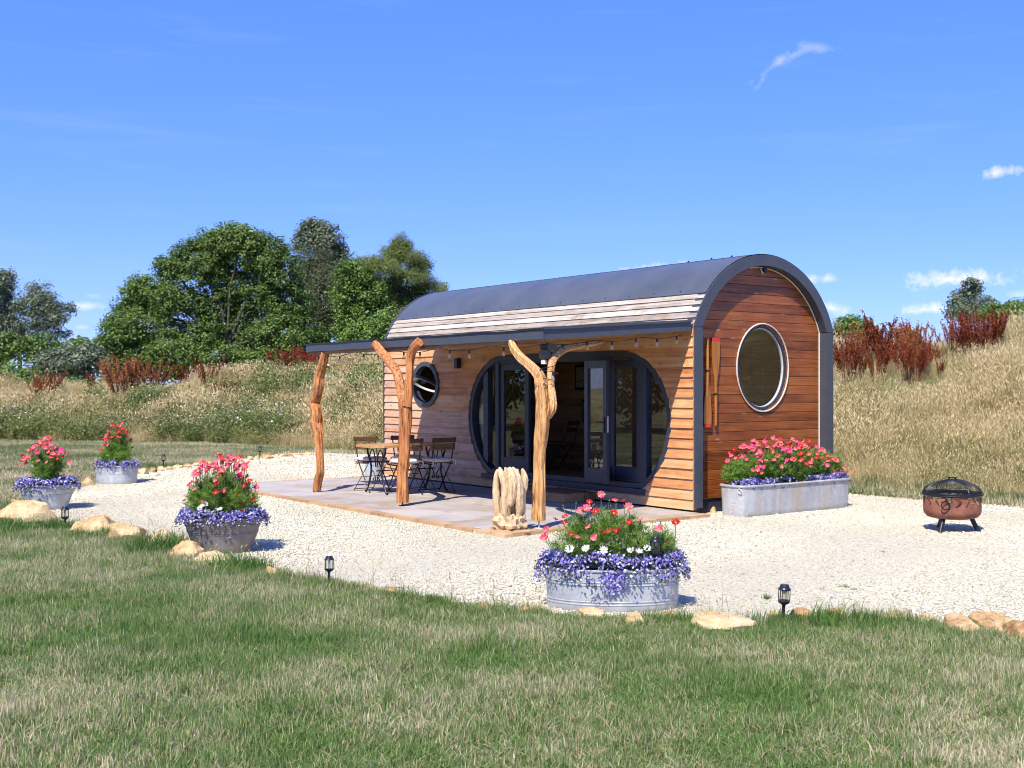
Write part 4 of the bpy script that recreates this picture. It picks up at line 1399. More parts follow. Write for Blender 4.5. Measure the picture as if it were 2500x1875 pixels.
for zs, lf, rf, m_ in front_planks:
    tb = 0.026 + random.uniform(-.002, .003)
    plank('plank', m_, front, zs, lf, rf, lambda q, tb=tb: tb * (1 - q) + 0.006 * q, front_fn)

# --- weathered boards on the arch above the canopy, and the metal roof
TH0, TH1 = math.asin(YC / RA), math.asin((YC - 0.235) / RA)
upper = MB()
ar = lambda th, r: (YC - r * math.sin(th), ZC + r * math.cos(th))
ths = np.linspace(TH0, TH1, 6)
upper.loft([(X0, *ar(t, RA - 0.03)) for t in ths], [(X1, *ar(t, RA - 0.03)) for t in ths], False)
up = upper.build('upper_cladding', MT['inner'], cabin)
for k in range(5):
    t0, t1 = ths[k], ths[k + 1] - 0.008
    m = MB()
    prof = [ar(t0, RA - 0.03), ar(t0, RA + 0.012), ar((t0 + t1) / 2, RA + 0.004), ar(t1, RA - 0.006), ar(t1, RA - 0.03)]
    m.prism(prof, lambda a, b, t: (t, a, b), X0, X1)
    m.build('plank', MT['weathered'], up)
roof = MB()
nt_ = 30
tt = np.linspace(TH1 + 0.005, -TH0, nt_)
o0 = [(X0, *ar(t, RA + 0.014)) for t in tt]; o1 = [(X1, *ar(t, RA + 0.014)) for t in tt]
i0 = [(X0, *ar(t, RA - 0.02)) for t in tt]; i1 = [(X1, *ar(t, RA - 0.02)) for t in tt]
roof.loft(o0, o1, False); roof.loft(i1, i0, False)
roof.add([o0[0], o1[0], i1[0], i0[0]], [(0, 1, 2, 3)])
rf_ = roof.build('roof', MT['roof'], cabin, 40)
# overlap seam of the two sheets and its fixings
TS = math.radians(14)
m = MB()
m.prism([ar(TS, RA + 0.012), ar(TS, RA + 0.019), ar(TS - .05, RA + 0.017), ar(TS - .05, RA + .012)], lambda a, b, t: (t, a, b), X0, X1)
m.build('seam', MT['roof'], rf_)
for th in (TS - 0.015, TH1 - 0.03):
    for k in range(15):
        xx = -0.5 - k * 0.5
        yy, zz_ = ar(th, RA + 0.018)
        m = MB(); m.lathe([(0.008, 0), (0.007, .005), (0.0, .006)], 6, off=(0, 0, 0))
        m.build('roof_bolt', MT['black'], rf_, None, (xx, yy, zz_), (th, 0, 0))
for xx in (-0.62, -1.0, -1.45):
    m = MB(); m.box((-.008, -.012, 0), (.008, .012, .018)); m.box((-.014, -.004, .018), (.014, .004, .034))
    yy, zz_ = ar(0.02, RA + 0.014)
    m.build('ridge_clip', MT['iron'], rf_, None, (xx, yy, zz_))
# sealed shell: back wall, far end, lining and floor
m = MB()
m.box((-CL + .02, 2.75, 0.1), (-.17, 2.80, 2.47))
bw = m.build('back_wall', MT['inner'], cabin)
zz_ = 0.26
while zz_ < 2.5:
    m = MB(); m.bbox((-CL + .08, 2.728, zz_ + .002), (-.2, 2.749, zz_ + .128), .003)
    m.build('lining_board', MT['inner'], bw)
    zz_ += .13
m = MB()
outl = arch(0.05)
m.prism(outl, lambda a, b, t: (t, a, b), -CL + .052, -CL + .09)
m.build('far_end_wall', MT['inner'], cabin)
m = MB(); m.box((-CL + .05, 0.061, 0.12), (-.17, 2.75, 0.25)); m.build('floor', MT['sleeper'], cabin)
m = MB(); m.box((-CL + .1, 0.04, -.0), (-.2, 2.7, 0.115)); m.build('chassis', MT['iron'], cabin)
m = MB(); m.box((-.21, 0.10, 0.02), (-.155, 2.72, 0.185)); m.build('end_skirt', MT['frame'], cabin)
m = MB(); m.box((-3.42, 1.1, .25), (-3.36, 2.72, 2.46)); m.build('partition', MT['inner'], cabin)

# --- end wall with round window
EWY, EWZ, EWA, EWB = 1.449, 1.915, 0.52, 0.59
ew = MB()


def ew_dy(z, o=0.0):
    q = 1 - ((z - EWZ) / (EWB + o)) ** 2
    return (EWA + o) * math.sqrt(q) if q > 0 else -1


def arch_half(z):
    if z < ZK: return YC - 0.03
    q = (RA - 0.03) ** 2 - (z - ZC) ** 2
    return math.sqrt(q) if q > 0 else 0.0


end_fn = lambda a, t, z: (-0.15 + t, a, z)
rows = []
z = 0.19
while z < 3.36:
    z1 = z + 0.1235
    ze = min(z1, 3.395); zs = [z + .002, z + .007, (z + ze) / 2, ze - .007, ze - .002]
    L_ = lambda zz: YC - arch_half(zz)
    R_ = lambda zz: YC + arch_half(zz)
    if min(abs(q - EWZ) for q in zs) < EWB - .02:
        rows.append((zs, L_, lambda zz: EWY - max(ew_dy(zz, -.02), 0)))
        rows.append((zs, lambda zz: EWY + max(ew_dy(zz, -.02), 0), R_))
    else:
        rows.append((zs, L_, R_))
    z = z1
for zs, lf, rf in rows:
    vs = []
    za, zb = zs[0] - .0025, zs[-1] + .0025
    for zz in (za, zs[2], zb):
        vs += [(-0.15, lf(zz), zz), (-.15, rf(zz), zz), (-.21, rf(zz), zz), (-.21, lf(zz), zz)]
    fs = []
    for k in range(2):
        for i in range(4):
            j = (i + 1) % 4
            fs.append((4 * k + i, 4 * k + j, 4 * k + 4 + j, 4 * k + 4 + i))
    ew.add(vs, fs)
endw = ew.build('end_wall', MT['iron'], cabin)
for zs, lf, rf in rows:
    tk = .016 + random.uniform(-.001, .0015)
    plank('plank', MT['stained'], endw, zs, lf, rf, lambda q, tk=tk: tk - (.004 if q in (0.0, 1.0) else 0), end_fn)


def ring(fn, cy, cz, a0, b0, a1, b1, t0, t1, n=56):
    m = MB()
    P = lambda a, b, t: [fn(cy + a * math.cos(2 * math.pi * k / n), t, cz + b * math.sin(2 * math.pi * k / n)) for k in range(n)]
    A0, A1, B0, B1 = P(a0, b0, t0), P(a0, b0, t1), P(a1, b1, t0), P(a1, b1, t1)
    for p, q in ((A0, A1), (B1, B0), (A1, B1), (B0, A0)):
        m.loft(p, q)
    return m


def disc(fn, cy, cz, a, b, t, n=56):
    m = MB()
    m.add([fn(cy + a * math.cos(2 * math.pi * k / n), t, cz + b * math.sin(2 * math.pi * k / n)) for k in range(n)], [tuple(range(n))])
    return m


ewf = ring(end_fn, EWY, EWZ, EWA - .004, EWB - .004, EWA - .050, EWB - .050, -.05, .012).build('round_window', MT['frame'], cabin, 40)
ring(end_fn, EWY, EWZ, EWA - .051, EWB - .051, EWA - .062, EWB - .062, -.045, -.01).build('seal', MT['white_seal'], ewf, 40)
disc(end_fn, EWY, EWZ, EWA - .053, EWB - .053, -.025).build('pane', MT['glass'], ewf)
# rope round the window and round the inside of the arch
m = MB()
m.tube([end_fn(EWY + (EWA + .008) * math.cos(a), .028, EWZ + (EWB + .008) * math.sin(a)) for a in np.linspace(0, 2 * math.pi, 61)], .011, 6, False)
m.build('window_rope', MT['rope'], cabin, 60)
m = MB()
rp = [(y_, z_) for (y_, z_) in arch(0.158)]
m.tube([end_fn(y_, .028, z_) for y_, z_ in rp[14:]], .010, 6)
m.build('arch_rope', MT['rope'], cabin, 60)
# little camera with its cable under the arch
m = MB(); m.lathe([(0, 0), (.03, .005), (.034, .03), (.03, .07), (0, .075)], 12)
cm = m.build('camera_housing', MT['black'], cabin, 40, (-.10, 1.46, 3.20))
m = MB(); m.tube([(-.1, 1.36, 3.28), (-.07, 1.36, 3.22), (-.07, 1.38, 3.19), (-.08, 1.41, 3.20)], .010, 6); m.build('camera_cable', MT['rope'], cabin, 60)

# --- door set
def stadium(o, n=20):
    """closed outline (x, z) inset by o, flat bottom at the sill"""
    a, bu, bl = DA - o, DBU - o, DBL - o
    pts = []
    zb = SILL + o * 0.8
    tb = math.asin(max(-1, (zb - DZ) / bl))
    for k in range(n + 1):
        t = tb + (math.pi / 2 - tb) * k / n
        b = bu if t > 0 else bl
        pts.append((DXR + a * math.cos(t), DZ + b * math.sin(t)))
    for k in range(n + 1):
        t = math.pi / 2 - (math.pi / 2 - tb) * k / n
        b = bu if t > 0 else bl
        pts.append((DXL - a * math.cos(t), DZ + b * math.sin(t)))
    return pts


A, B = stadium(-0.002), stadium(0.085)
m = MB()
ya, yb = 0.0, 0.13
fA0 = [(x, ya, z_) for x, z_ in A]; fA1 = [(x, yb, z_) for x, z_ in A]; fB0 = [(x, ya, z_) for x, z_ in B]; fB1 = [(x, yb, z_) for x, z_ in B]
for p, q in ((fA1, fA0), (fB0, fB1), (fA0, fB0), (fB1, fA1)):
    m.loft(p, q)
dfr = m.build('door_frame', MT['frame'], cabin, 35)
m = MB(); m.box((-4.62, -.055, .2), (-.89, .13, SILL - .004)); m.build('threshold', MT['frame'], dfr)
IN = stadium(0.083)


def z_top(x):
    a, b = DA - .083, DBU - .083
    if x > DXR: q = 1 - ((x - DXR) / a) ** 2
    elif x < DXL: q = 1 - ((x - DXL) / a) ** 2
    else: q = 1
    return DZ + b * math.sqrt(max(q, 0))


def z_bot(x):
    a, b = DA - .083, DBL - .083
    zb = SILL + .066
    if x > DXR: q = 1 - ((x - DXR) / a) ** 2
    elif x < DXL: q = 1 - ((x - DXL) / a) ** 2
    else: return zb
    return max(zb, DZ - b * math.sqrt(max(q, 0)))


def pane_poly(x0, x1, lo=0.0, hi=0.0, n=10):
    xs_ = np.linspace(x0, x1, n)
    return [(x, z_bot(x) + lo) for x in xs_] + [(x, z_top(x) - hi) for x in xs_[::-1]]


def fixed_pane(x0, x1, y_=0.07, **k):
    m = MB(); pl = pane_poly(x0, x1, **k)
    m.add([(x, y_, z_) for x, z_ in pl], [tuple(range(len(pl)))])
    return m.build('pane', MT['glass'], dfr)


def mullion(x0, x1, y0_=.02, y1_=.12):
    m = MB(); m.box((x0, y0_, z_bot((x0 + x1) / 2) - .01), (x1, y1_, z_top((x0 + x1) / 2) + .01)); m.build('mullion', MT['frame'], dfr)


fixed_pane(-4.945, -4.66); mullion(-4.66, -4.54)
fixed_pane(-4.54, -4.335); mullion(-4.335, -4.25)
mullion(-1.04, -0.915); fixed_pane(-0.915, -0.505)
mullion(-1.74, -1.69)
m = MB(); m.box((-4.25, .03, 2.02), (-1.74, .12, z_top(-3) + .01)); m.build('head_rail', MT['frame'], dfr)


def door_leaf(x0, x1, z0, z1, label, loc, rz, knob=None, st=.095):
    """leaf in its own coordinates: hinge edge at x = 0, width x1 - x0"""
    w = x1 - x0
    fm = MB()
    fm.bbox((0, 0, z0), (st, .055, z1), .004); fm.bbox((w - st, 0, z0), (w, .055, z1), .004)
    fm.bbox((st + .0005, .002, z0), (w - st - .0005, .053, z0 + .20), .004); fm.bbox((st + .0005, .002, z1 - .11), (w - st - .0005, .053, z1), .004)
    o_ = fm.build('door', MT['frame'], cabin, None, loc, (0, 0, rz)); o_['label'] = label
    g_ = MB(); g_.add([(st, .027, z0 + .2), (w - st, .027, z0 + .2), (w - st, .027, z1 - .11), (st, .027, z1 - .11)], [(0, 1, 2, 3)])
    g_.build('pane', MT['glass'], o_)
    if knob is not None:
        h_ = MB()
        h_.box((knob - .02, -.012, 1.02), (knob + .02, -.0005, 1.24))
        h_.tube([(knob, -.01, 1.17), (knob, -.05, 1.17), (knob - .12, -.055, 1.165)], .011, 8)
        h_.build('handle', MT['iron'], o_)
        h_ = MB(); h_.box((w - .0005, .018, 1.03), (w + .003, .036, 1.25)); h_.build('lock_plate', MT['white_seal'], o_)
    return o_


ZL0, ZL1 = SILL + .07, 2.02
door_leaf(-4.245, -3.52, ZL0, ZL1, 'closed left door leaf', (-4.245, .045, 0), 0)
door_leaf(-1.69, -1.04, ZL0, ZL1, 'closed right door leaf', (-1.69, .045, 0), 0)
door_leaf(0, 0.64, ZL0 - .03, ZL1, 'open door leaf folded outward with black handle', (-2.05, -.10, 0), R(-13), knob=0.585)
m = MB(); m.tube([(-1.62, .03, .40), (-1.5, .0, .40), (-1.28, .0, .40), (-1.24, .03, .40)], .010, 6); m.build('pull_bar', MT['iron'], cabin)
# curtains
def curtain(x0, x1, lean, tie):
    m = MB()
    n = 16
    g_ = []
    for r__ in range(15):
        q = r__ / 14
        zz = 2.02 - 1.72 * q
        pin = 1 - .62 * math.exp(-((zz - tie) / .22) ** 2)
        row_ = []
        for k in range(n + 1):
            u = k / n
            cxx = (x0 if lean < 0 else x1)
            xx = cxx + (u if lean < 0 else u - 1) * (x1 - x0) * pin
            row_.append((xx, .21 + .022 * math.sin(u * 22 + q * 1.5), zz))
        g_.append(row_)
    for a, b in zip(g_, g_[1:]):
        m.loft(a, b, False)
    return m


curtain(-.80, -.44, 1, 1.25).build('curtain', MT['curtain'], cabin, 60)
curtain(-5.03, -4.62, -1, 1.15).build('curtain', MT['curtain'], cabin, 60)
# porthole with its tilted-open pane
pf = ring(front_fn, PHX, PHZ, PHA + .02, PHB + .02, PHA - .055, PHB - .055, -.06, .05).build('porthole_window', MT['metal'], cabin, 40)
sash = ring(front_fn, 0, 0, PHA - .06, PHB - .06, PHA - .10, PHB - .10, -.02, .02).build('sash', MT['frame'], pf, 40, (PHX, -.02, PHZ), (R(62), 0, 0))
ring(front_fn, 0, 0, PHA - .10, PHB - .10, PHA - .115, PHB - .115, -.018, .018).build('seal', MT['white_seal'], pf, 40, (PHX, -.02, PHZ), (R(62), 0, 0))
disc(front_fn, 0, 0, PHA - .1, PHB - .1, 0).build('pane', MT['glass'], pf, None, (PHX, -.02, PHZ), (R(62), 0, 0))
# wall lamp
m = MB(); m.bbox((-5.30, -.115, 1.955), (-5.215, -.035, 2.125), .004); m.box((-5.28, -.036, 2.01), (-5.235, -.02, 2.07))
tag(m.build('wall_light', MT['black'], None, None, W(0, 0, 0), (0, 0, CAB_RZ)), 'black box-shaped wall light left of the glazed doors', 'wall light')
# pictures inside
print_m, nt, out = new_mat('botanical_print')
v_ = nd(nt, 'TexVoronoi', Vector=objc(nt), Scale=26.0)
princ(nt, out, ramp(nt, v_.outputs['Distance'], [(0.2, (.12, .09, .07)), (0.45, (.42, .36, .28)), (.7, (.50, .44, .34))]), 0.5)
for nm, x0, x1, z0, z1, lab in (('framed_print', -5.53, -5.19, 1.60, 2.05, 'upper framed print on the inner wall seen through the doorway'), ('framed_print', -5.33, -5.05, 1.02, 1.43, 'lower framed print behind the open door leaf')):
    r__ = empty(nm, W((x0 + x1) / 2, 2.70, (z0 + z1) / 2), CAB_RZ, lab, 'picture')
    w_, h_ = (x1 - x0) / 2, (z1 - z0) / 2
    m = MB(); m.box((-w_, -.02, -h_), (w_, .02, h_)); m.build('picture_frame', MT['iron'], r__)
    m = MB(); m.box((-w_ + .045, -.026, -h_ + .045), (w_ - .045, -.0205, h_ - .045)); m.build('print', print_m, r__)

# --- canopy over the patio
can = empty('canopy', W(0, 0, 0), CAB_RZ, 'flat grey-edged canopy roof over the patio, held by three crooked posts', 'canopy')
cx0, cx1, cyf = -5.93, -0.05, -2.45
czt = lambda y_: 2.475 + (2.305 - 2.475) * (y_ / cyf)
m = MB()
pl = [(cx0, -.03), (cx1, -.03), (cx1, cyf), (cx0, cyf)]
vs = [(x, y_, czt(y_) - .045) for x, y_ in pl] + [(x, y_, czt(y_)) for x, y_ in pl]
m.add(vs, [(3, 2, 1, 0), (4, 5, 6, 7), (0, 1, 5, 4), (1, 2, 6, 5), (2, 3, 7, 6), (3, 0, 4, 7)])
m.build('deck', MT['roof'], can)


def fascia(name, p0, p1, h, t, mat, dz=0.0, n=24, wob=0.006):
    m = MB()
    p0, p1 = Vector(p0), Vector(p1)
    d = (p1 - p0).normalized(); nr = Vector((d.y, -d.x))
    A_, B_, C_, D_ = [], [], [], []
    for k in range(n + 1):
        q = p0.lerp(p1, k / n)
        w_ = wob * mnoise.noise(Vector((q.x * 1.7, q.y * 1.7, 5)))
        z_ = czt(q.y) + dz + w_
        A_.append((q.x, q.y, z_ - h)); B_.append((q.x, q.y, z_)); C_.append((q.x + nr.x * t, q.y + nr.y * t, z_)); D_.append((q.x + nr.x * t, q.y + nr.y * t, z_ - h))
    for a, b in ((A_, B_), (B_, C_), (C_, D_), (D_, A_)):
        m.loft(a, b, False)
    m.add([A_[0], B_[0], C_[0], D_[0]], [(0, 1, 2, 3)]); m.add([A_[-1], B_[-1], C_[-1], D_[-1]], [(3, 2, 1, 0)])
    return m.build(name, mat, can)


fascia('fascia', (cx0, cyf), (cx1 + .03, cyf), .118, .022, MT['metal'], .012)
fascia('fascia', (cx1 + .005, cyf - .02), (cx1 + .005, -.04), .118, .02, MT['metal'], .012)
fascia('fascia', (cx0 - .002, -.03), (cx0 - .002, cyf), .118, .02, MT['metal'], .012)
fascia('roof_edge', (cx0 - .02, cyf - .023), (cx1 + .05, cyf - .023), .016, .012, MT['black'], .020, wob=.012)
fascia('roof_edge', (cx1 + .026, cyf - .03), (cx1 + .026, -.04), .030, .02, MT['metal'], .038)
m = MB(); m.box((cx0 + .03, cyf + .012, 2.155), (cx1 - .02, cyf + .06, 2.262)); m.build('beam', MT['sleeper'], can)
for xx in np.arange(cx0 + .3, cx1, .62):
    m = MB(); vs = []
    for (x, y_, dz_) in ((xx, cyf + .07, -.13), (xx + .045, cyf + .07, -.13), (xx + .045, -.05, -.13), (xx, -.05, -.13), (xx, cyf + .07, -.047), (xx + .045, cyf + .07, -.047), (xx + .045, -.05, -.047), (xx, -.05, -.047)):
        vs.append((x, y_, czt(y_) + dz_))
    m.add(vs, [(0, 3, 2, 1), (4, 5, 6, 7), (0, 1, 5, 4), (1, 2, 6, 5), (2, 3, 7, 6), (3, 0, 4, 7)])
    m.build('joist', MT['sleeper'], can)

# --- crooked posts
def zoomer(x0, y0_, s_):
    return lambda a, b: (x0 + a * s_, y0_ + b * s_)


def catmull(P, n):
    P = [np.array(p, float) for p in P]
    Q = [2 * P[0] - P[1]] + P + [2 * P[-1] - P[-2]]
    out_ = []
    for i in range(1, len(Q) - 2):
        for k in range(n):
            t = k / n
            out_.append(0.5 * ((2 * Q[i]) + (-Q[i - 1] + Q[i + 1]) * t + (2 * Q[i - 1] - 5 * Q[i] + 4 * Q[i + 1] - Q[i + 2]) * t * t + (-Q[i - 1] + 3 * Q[i] - 3 * Q[i + 1] + Q[i + 2]) * t ** 3))
    out_.append(P[-1])
    return out_


def limb(zf, scale, pts, y_of, seed, sub=7, seg=30):
    """pts: (zoom x, zoom y, zoom radius); y_of(q) cabin-local depth -> gnarled tube in world space"""
    P = []
    n = len(pts)
    for i, (a, b, r) in enumerate(pts):
        px, py = zf(a, b)
        yl = y_of(i / (n - 1))
        ry = Vector(((px - 1250) / 2800, 1.0, -(py - 945) / 2800))
        t = (yl + CX * AY.x + CY * AY.y) / (ry.x * AY.x + ry.y * AY.y)
        P.append((ry.x * t, ry.y * t, 1.65 + ry.z * t, r * scale * t / 2800))
    C_ = catmull(P, sub)
    m = MB()
    vs, fs = [], []
    ref = Vector((1, 0, 0))
    nC = len(C_)
    for i, c in enumerate(C_):
        p = Vector(c[:3])
        t = Vector(C_[min(i + 1, nC - 1)][:3]) - Vector(C_[max(i - 1, 0)][:3]); t.normalize()
        ref = (ref - t * ref.dot(t)).normalized(); bi = t.cross(ref)
        s_ = i / nC
        for k in range(seg):
            a = 2 * math.pi * k / seg
            tw = a + 0.5 * s_
            rid = 0.12 * math.sin(3 * tw + seed) + 0.24 * mnoise.noise(Vector((math.cos(tw) * 2.6 + seed, math.sin(tw) * 2.6, p.z * 0.9))) + 0.17 * mnoise.noise(Vector((math.cos(tw) * 6 + seed, math.sin(tw) * 6, p.z * 2.0))) + .05 * mnoise.noise(Vector((p.x * 9, p.y * 9, p.z * 9 + a)))
            r = c[3] * (1 + rid)
            vs.append(p + ref * math.cos(a) * r + bi * math.sin(a) * r)
    for i in range(nC - 1):
        for k in range(seg):
            l = (k + 1) % seg
            fs.append((i * seg + k, i * seg + l, (i + 1) * seg + l, (i + 1) * seg + k))
    fs.append(tuple(range(seg - 1, -1, -1))); fs.append(tuple(range((nC - 1) * seg, nC * seg)))
    m.add(vs, fs)
    return m


def post(base, limbs, label, mat, knots=()):
    b = W(base[0], base[1], PZ)
    root = empty('canopy_post', b, 0, label, 'post')
    for nm, m in limbs:
        m.v = [tuple(Vector(p) - b) for p in m.v]
        m.build(nm, mat, root, 50)
    m = MB(); m.lathe([(.05, 0), (.05, .008), (.012, .009), (.012, .13)], 12, cap0=True); m.build('post_foot', MT['white_seal'] if base[0] > 0 else MT['iron'], root, 30)
    return root


T = zoomer(720, 800, .26525); Q = zoomer(1120, 820, .28930)
bark2 = MT['bark']
post((-5.513, -2.511), [('trunk', limb(T, .26525, [(197, 1500, 36), (210, 1420, 38), (232, 1320, 36), (228, 1200, 34), (218, 1060, 36), (212, 960, 42), (190, 885, 56), (196, 820, 46), (186, 745, 44), (172, 700, 44), (196, 620, 42), (212, 520, 48), (222, 440, 46), (252, 340, 40), (278, 232, 34)], lambda q: -2.51 + .10 * q, 1.0))],
     'leftmost knobbly reddish wooden post with a kink halfway up', MT['bark'])
post((-2.940, -2.558), [('trunk', limb(T, .26525, [(990, 1612, 54), (988, 1520, 54), (985, 1400, 51), (992, 1280, 52), (1003, 1150, 53), (1008, 1000, 52), (1018, 880, 54), (1022, 780, 55), (1018, 700, 56), (1012, 650, 48)], lambda q: -2.56 + .02 * q, 2.2)),
                        ('branch', limb(T, .26525, [(1012, 720, 40), (985, 620, 42), (962, 500, 40), (930, 400, 38), (880, 325, 38), (812, 245, 38), (765, 180, 34), (735, 150, 33)], lambda q: -2.56 + .04 * q, 3.1)),
                        ('branch', limb(T, .26525, [(1030, 720, 40), (1046, 610, 38), (1050, 490, 36), (1060, 390, 34), (1062, 290, 38), (1085, 205, 40), (1150, 130, 40)], lambda q: -2.56 + .04 * q, 4.4))],
     'middle Y-shaped forked wooden post beside the table', MT['bark'])
post((0.099, -2.626), [('trunk', limb(Q, .28930, [(683, 1556, 56), (684, 1450, 54), (686, 1300, 54), (684, 1150, 52), (684, 1000, 50), (698, 880, 54), (712, 760, 54), (714, 660, 54), (710, 560, 52), (702, 450, 50), (690, 360, 48)], lambda q: -2.63 + .05 * q, 5.0)),
                       ('branch', limb(Q, .28930, [(712, 430, 46), (672, 320, 42), (590, 235, 38), (520, 175, 34), (468, 110, 30), (442, 55, 28)], lambda q: -2.58 + .10 * q, 6.2)),
                       ('branch', limb(Q, .28930, [(752, 690, 26), (788, 610, 38), (788, 520, 34), (776, 420, 30), (772, 320, 30), (785, 230, 32), (815, 168, 34), (880, 118, 32), (960, 96, 28), (1060, 82, 24), (1160, 62, 18), (1225, 44, 9)], lambda q: -2.58 + 1.3 * q * q, 7.7))],
     'pale right-hand wooden post standing on a steel foot beside the carving', MT['bark_pale'])

# security lamp on the right post
lamp = empty('floodlight', W(-.10, -2.30, 2.17), CAB_RZ, 'black floodlight with sensor under the canopy corner above the right post', 'floodlight')
m = MB(); m.bbox((-.10, -.07, -.09), (.06, .05, -.02), .004); m.build('bracket', MT['black'], lamp)
m = MB(); m.bbox((-.09, -.10, -.19), (.05, -.03, -.095), .004); m.build('lamp_housing', MT['black'], lamp)
m = MB(); m.bbox((-.07, -.085, -.255), (.0, -.04, -.20), .004); m.build('sensor', MT['white_seal'], lamp)

# string lights
sl = empty('string_lights', W(0, 0, 0), CAB_RZ, 'black string lights with clear bulbs under the canopy edge', 'string lights')


def bulbs(path, spots):
    m = MB(); m.tube(path, .0045, 5, False); m.build('cable', MT['black'], sl, 60)
    for p in spots:
        b = MB(); b.tube([(0, 0, .0), (0, 0, -.045)], [.012, .013], 8); so = b.build('socket', MT['black'], sl, 40, p)
        b = MB(); b.lathe([(.012, -.045), (.018, -.06), (.024, -.078), (.022, -.094), (.012, -.106), (0, -.108)], 12); b.build('bulb', MT['bulb'], so, 60)
        b = MB(); b.tube([(0, 0, -.05), (0, 0, -.09)], [.004, .006], 5); b.build('filament', MT['yellow'], so)


def sag(a, b, n, s_):
    a, b = Vector(a), Vector(b)
    return [a.lerp(b, k / n) + Vector((0, 0, -s_ * math.sin(math.pi * k / n))) for k in range(n + 1)]


pth, sp = [], []
xs_ = [-5.8, -4.6, -3.5, -2.4, -1.2, -.1]
for a, b in zip(xs_, xs_[1:]):
    seg_ = sag((a, -2.36, 2.165), (b, -2.36, 2.165), 8, .05)
    pth += seg_
    sp += [seg_[2], seg_[5]] if a < -1.3 else [seg_[2]]
bulbs(pth, sp)
pth, sp = [], []
ys_ = [-2.36, -1.6, -.8, -.1]
for a, b in zip(ys_, ys_[1:]):
    seg_ = sag((-.14, a, czt(a) - .15), (-.14, b, czt(b) - .15), 8, .03)
    pth += seg_; sp += [seg_[3], seg_[7]]
bulbs(pth, sp)
pth = []
for k in range(60):                     # the slack wound round the right post
    q = k / 59
    px, py = Q(735 + 30 * math.sin(q * 9), 250 + 400 * q)
    b = W(0.0, -2.58, 0)
    a = q * 6 * 2 * math.pi
    zc2 = 1.65 - (py - 945) / 2800 * 13.1
    xc2 = (px - 1250) / 2800 * 13.1
    wv = Vector((xc2 + .10 * math.cos(a), 13.05 + .10 * math.sin(a), zc2))
    l_ = Vector((wv.x - CX, wv.y - CY))
    pth.append((l_.x * AX.x + l_.y * AX.y, l_.x * AY.x + l_.y * AY.y, wv.z))
bulbs(pth, [pth[8], pth[24], pth[41]])

# ------------------------------------------------------------------ step and mat
st = empty('door_step', W(-2.6, -.33, PZ), CAB_RZ, 'low timber sleeper step below the open doors', 'step')
for k, (y0_, y1_) in enumerate(((-.29, -.10), (-.095, .095), (.10, .29))):
    m = MB(); m.bbox((-.85, y0_, 0), (.72, y1_, .125), .008); m.build('sleeper', MT['sleeper'], st)
m = MB(); m.bbox((-.02, -.21, 0), (.62, .24, .016), .004)
tag(m.build('doormat', MT['mat'], None, None, W(-2.62, -.33, PZ + .126), (0, 0, CAB_RZ)), 'brown coir doormat lying on the timber step', 'doormat')

# ------------------------------------------------------------------ table and chairs
tb = empty('patio_table', W(-4.70, -1.40, PZ), CAB_RZ, 'rectangular pine table with cut corners on scrolled black iron legs', 'table')
tw, tl, th = .345, .76, .70
for k in range(5):
    a0 = -tw + k * 2 * tw / 5 + .001; a1 = -tw + (k + 1) * 2 * tw / 5 - .001
    c0 = .16 if k == 0 else 0; c1 = .16 if k == 4 else 0
    e0 = tl - (.16 if k in (0, 4) else 0); 
    poly = [(a0, -tl + c0), (a1, -tl + c1), (a1, tl - c1), (a0, tl - c0)]
    m = MB(); m.prism(poly, lambda a, b, t: (a, b, t), th, th + .035); m.build('plank', MT['table'], tb)
for s_ in (-1, 1):
    yy = s_ * .53
    for q in (-1, 1):
        m = MB()
        cp = catmull([(q * .27, yy, th), (q * .25, yy, .60), (q * .17, yy, .46), (q * .15, yy, .34), (q * .20, yy, .18), (q * .27, yy, .05), (q * .31, yy, .012), (q * .335, yy, .03)], 4)
        m.tube(cp, .016, 7, True, .7); m.build('leg', MT['iron'], tb, 60)
        m = MB()
        m.tube(catmull([(q * .02, yy, .40), (q * .045, yy, .56), (q * .10, yy, .655), (q * .17, yy, .62), (q * .20, yy, .52)], 4), .009, 6); m.build('arch_bracket', MT['iron'], tb, 60)
        m = MB()
        m.tube(catmull([(q * .17, yy, .36), (q * .10, yy, .33), (q * .04, yy, .26), (q * .03, yy, .20), (q * .07, yy, .18), (q * .09, yy, .215), (q * .065, yy, .23)], 4), .009, 6); m.build('scroll', MT['iron'], tb, 60)
    m = MB(); m.box((-.30, yy - .018, th - .014), (.30, yy + .018, th - .001)); m.build('top_bar', MT['iron'], tb)
m = MB(); m.tube([(0, -.53, .34), (0, .53, .34)], .009, 6); m.build('stretcher', MT['iron'], tb)


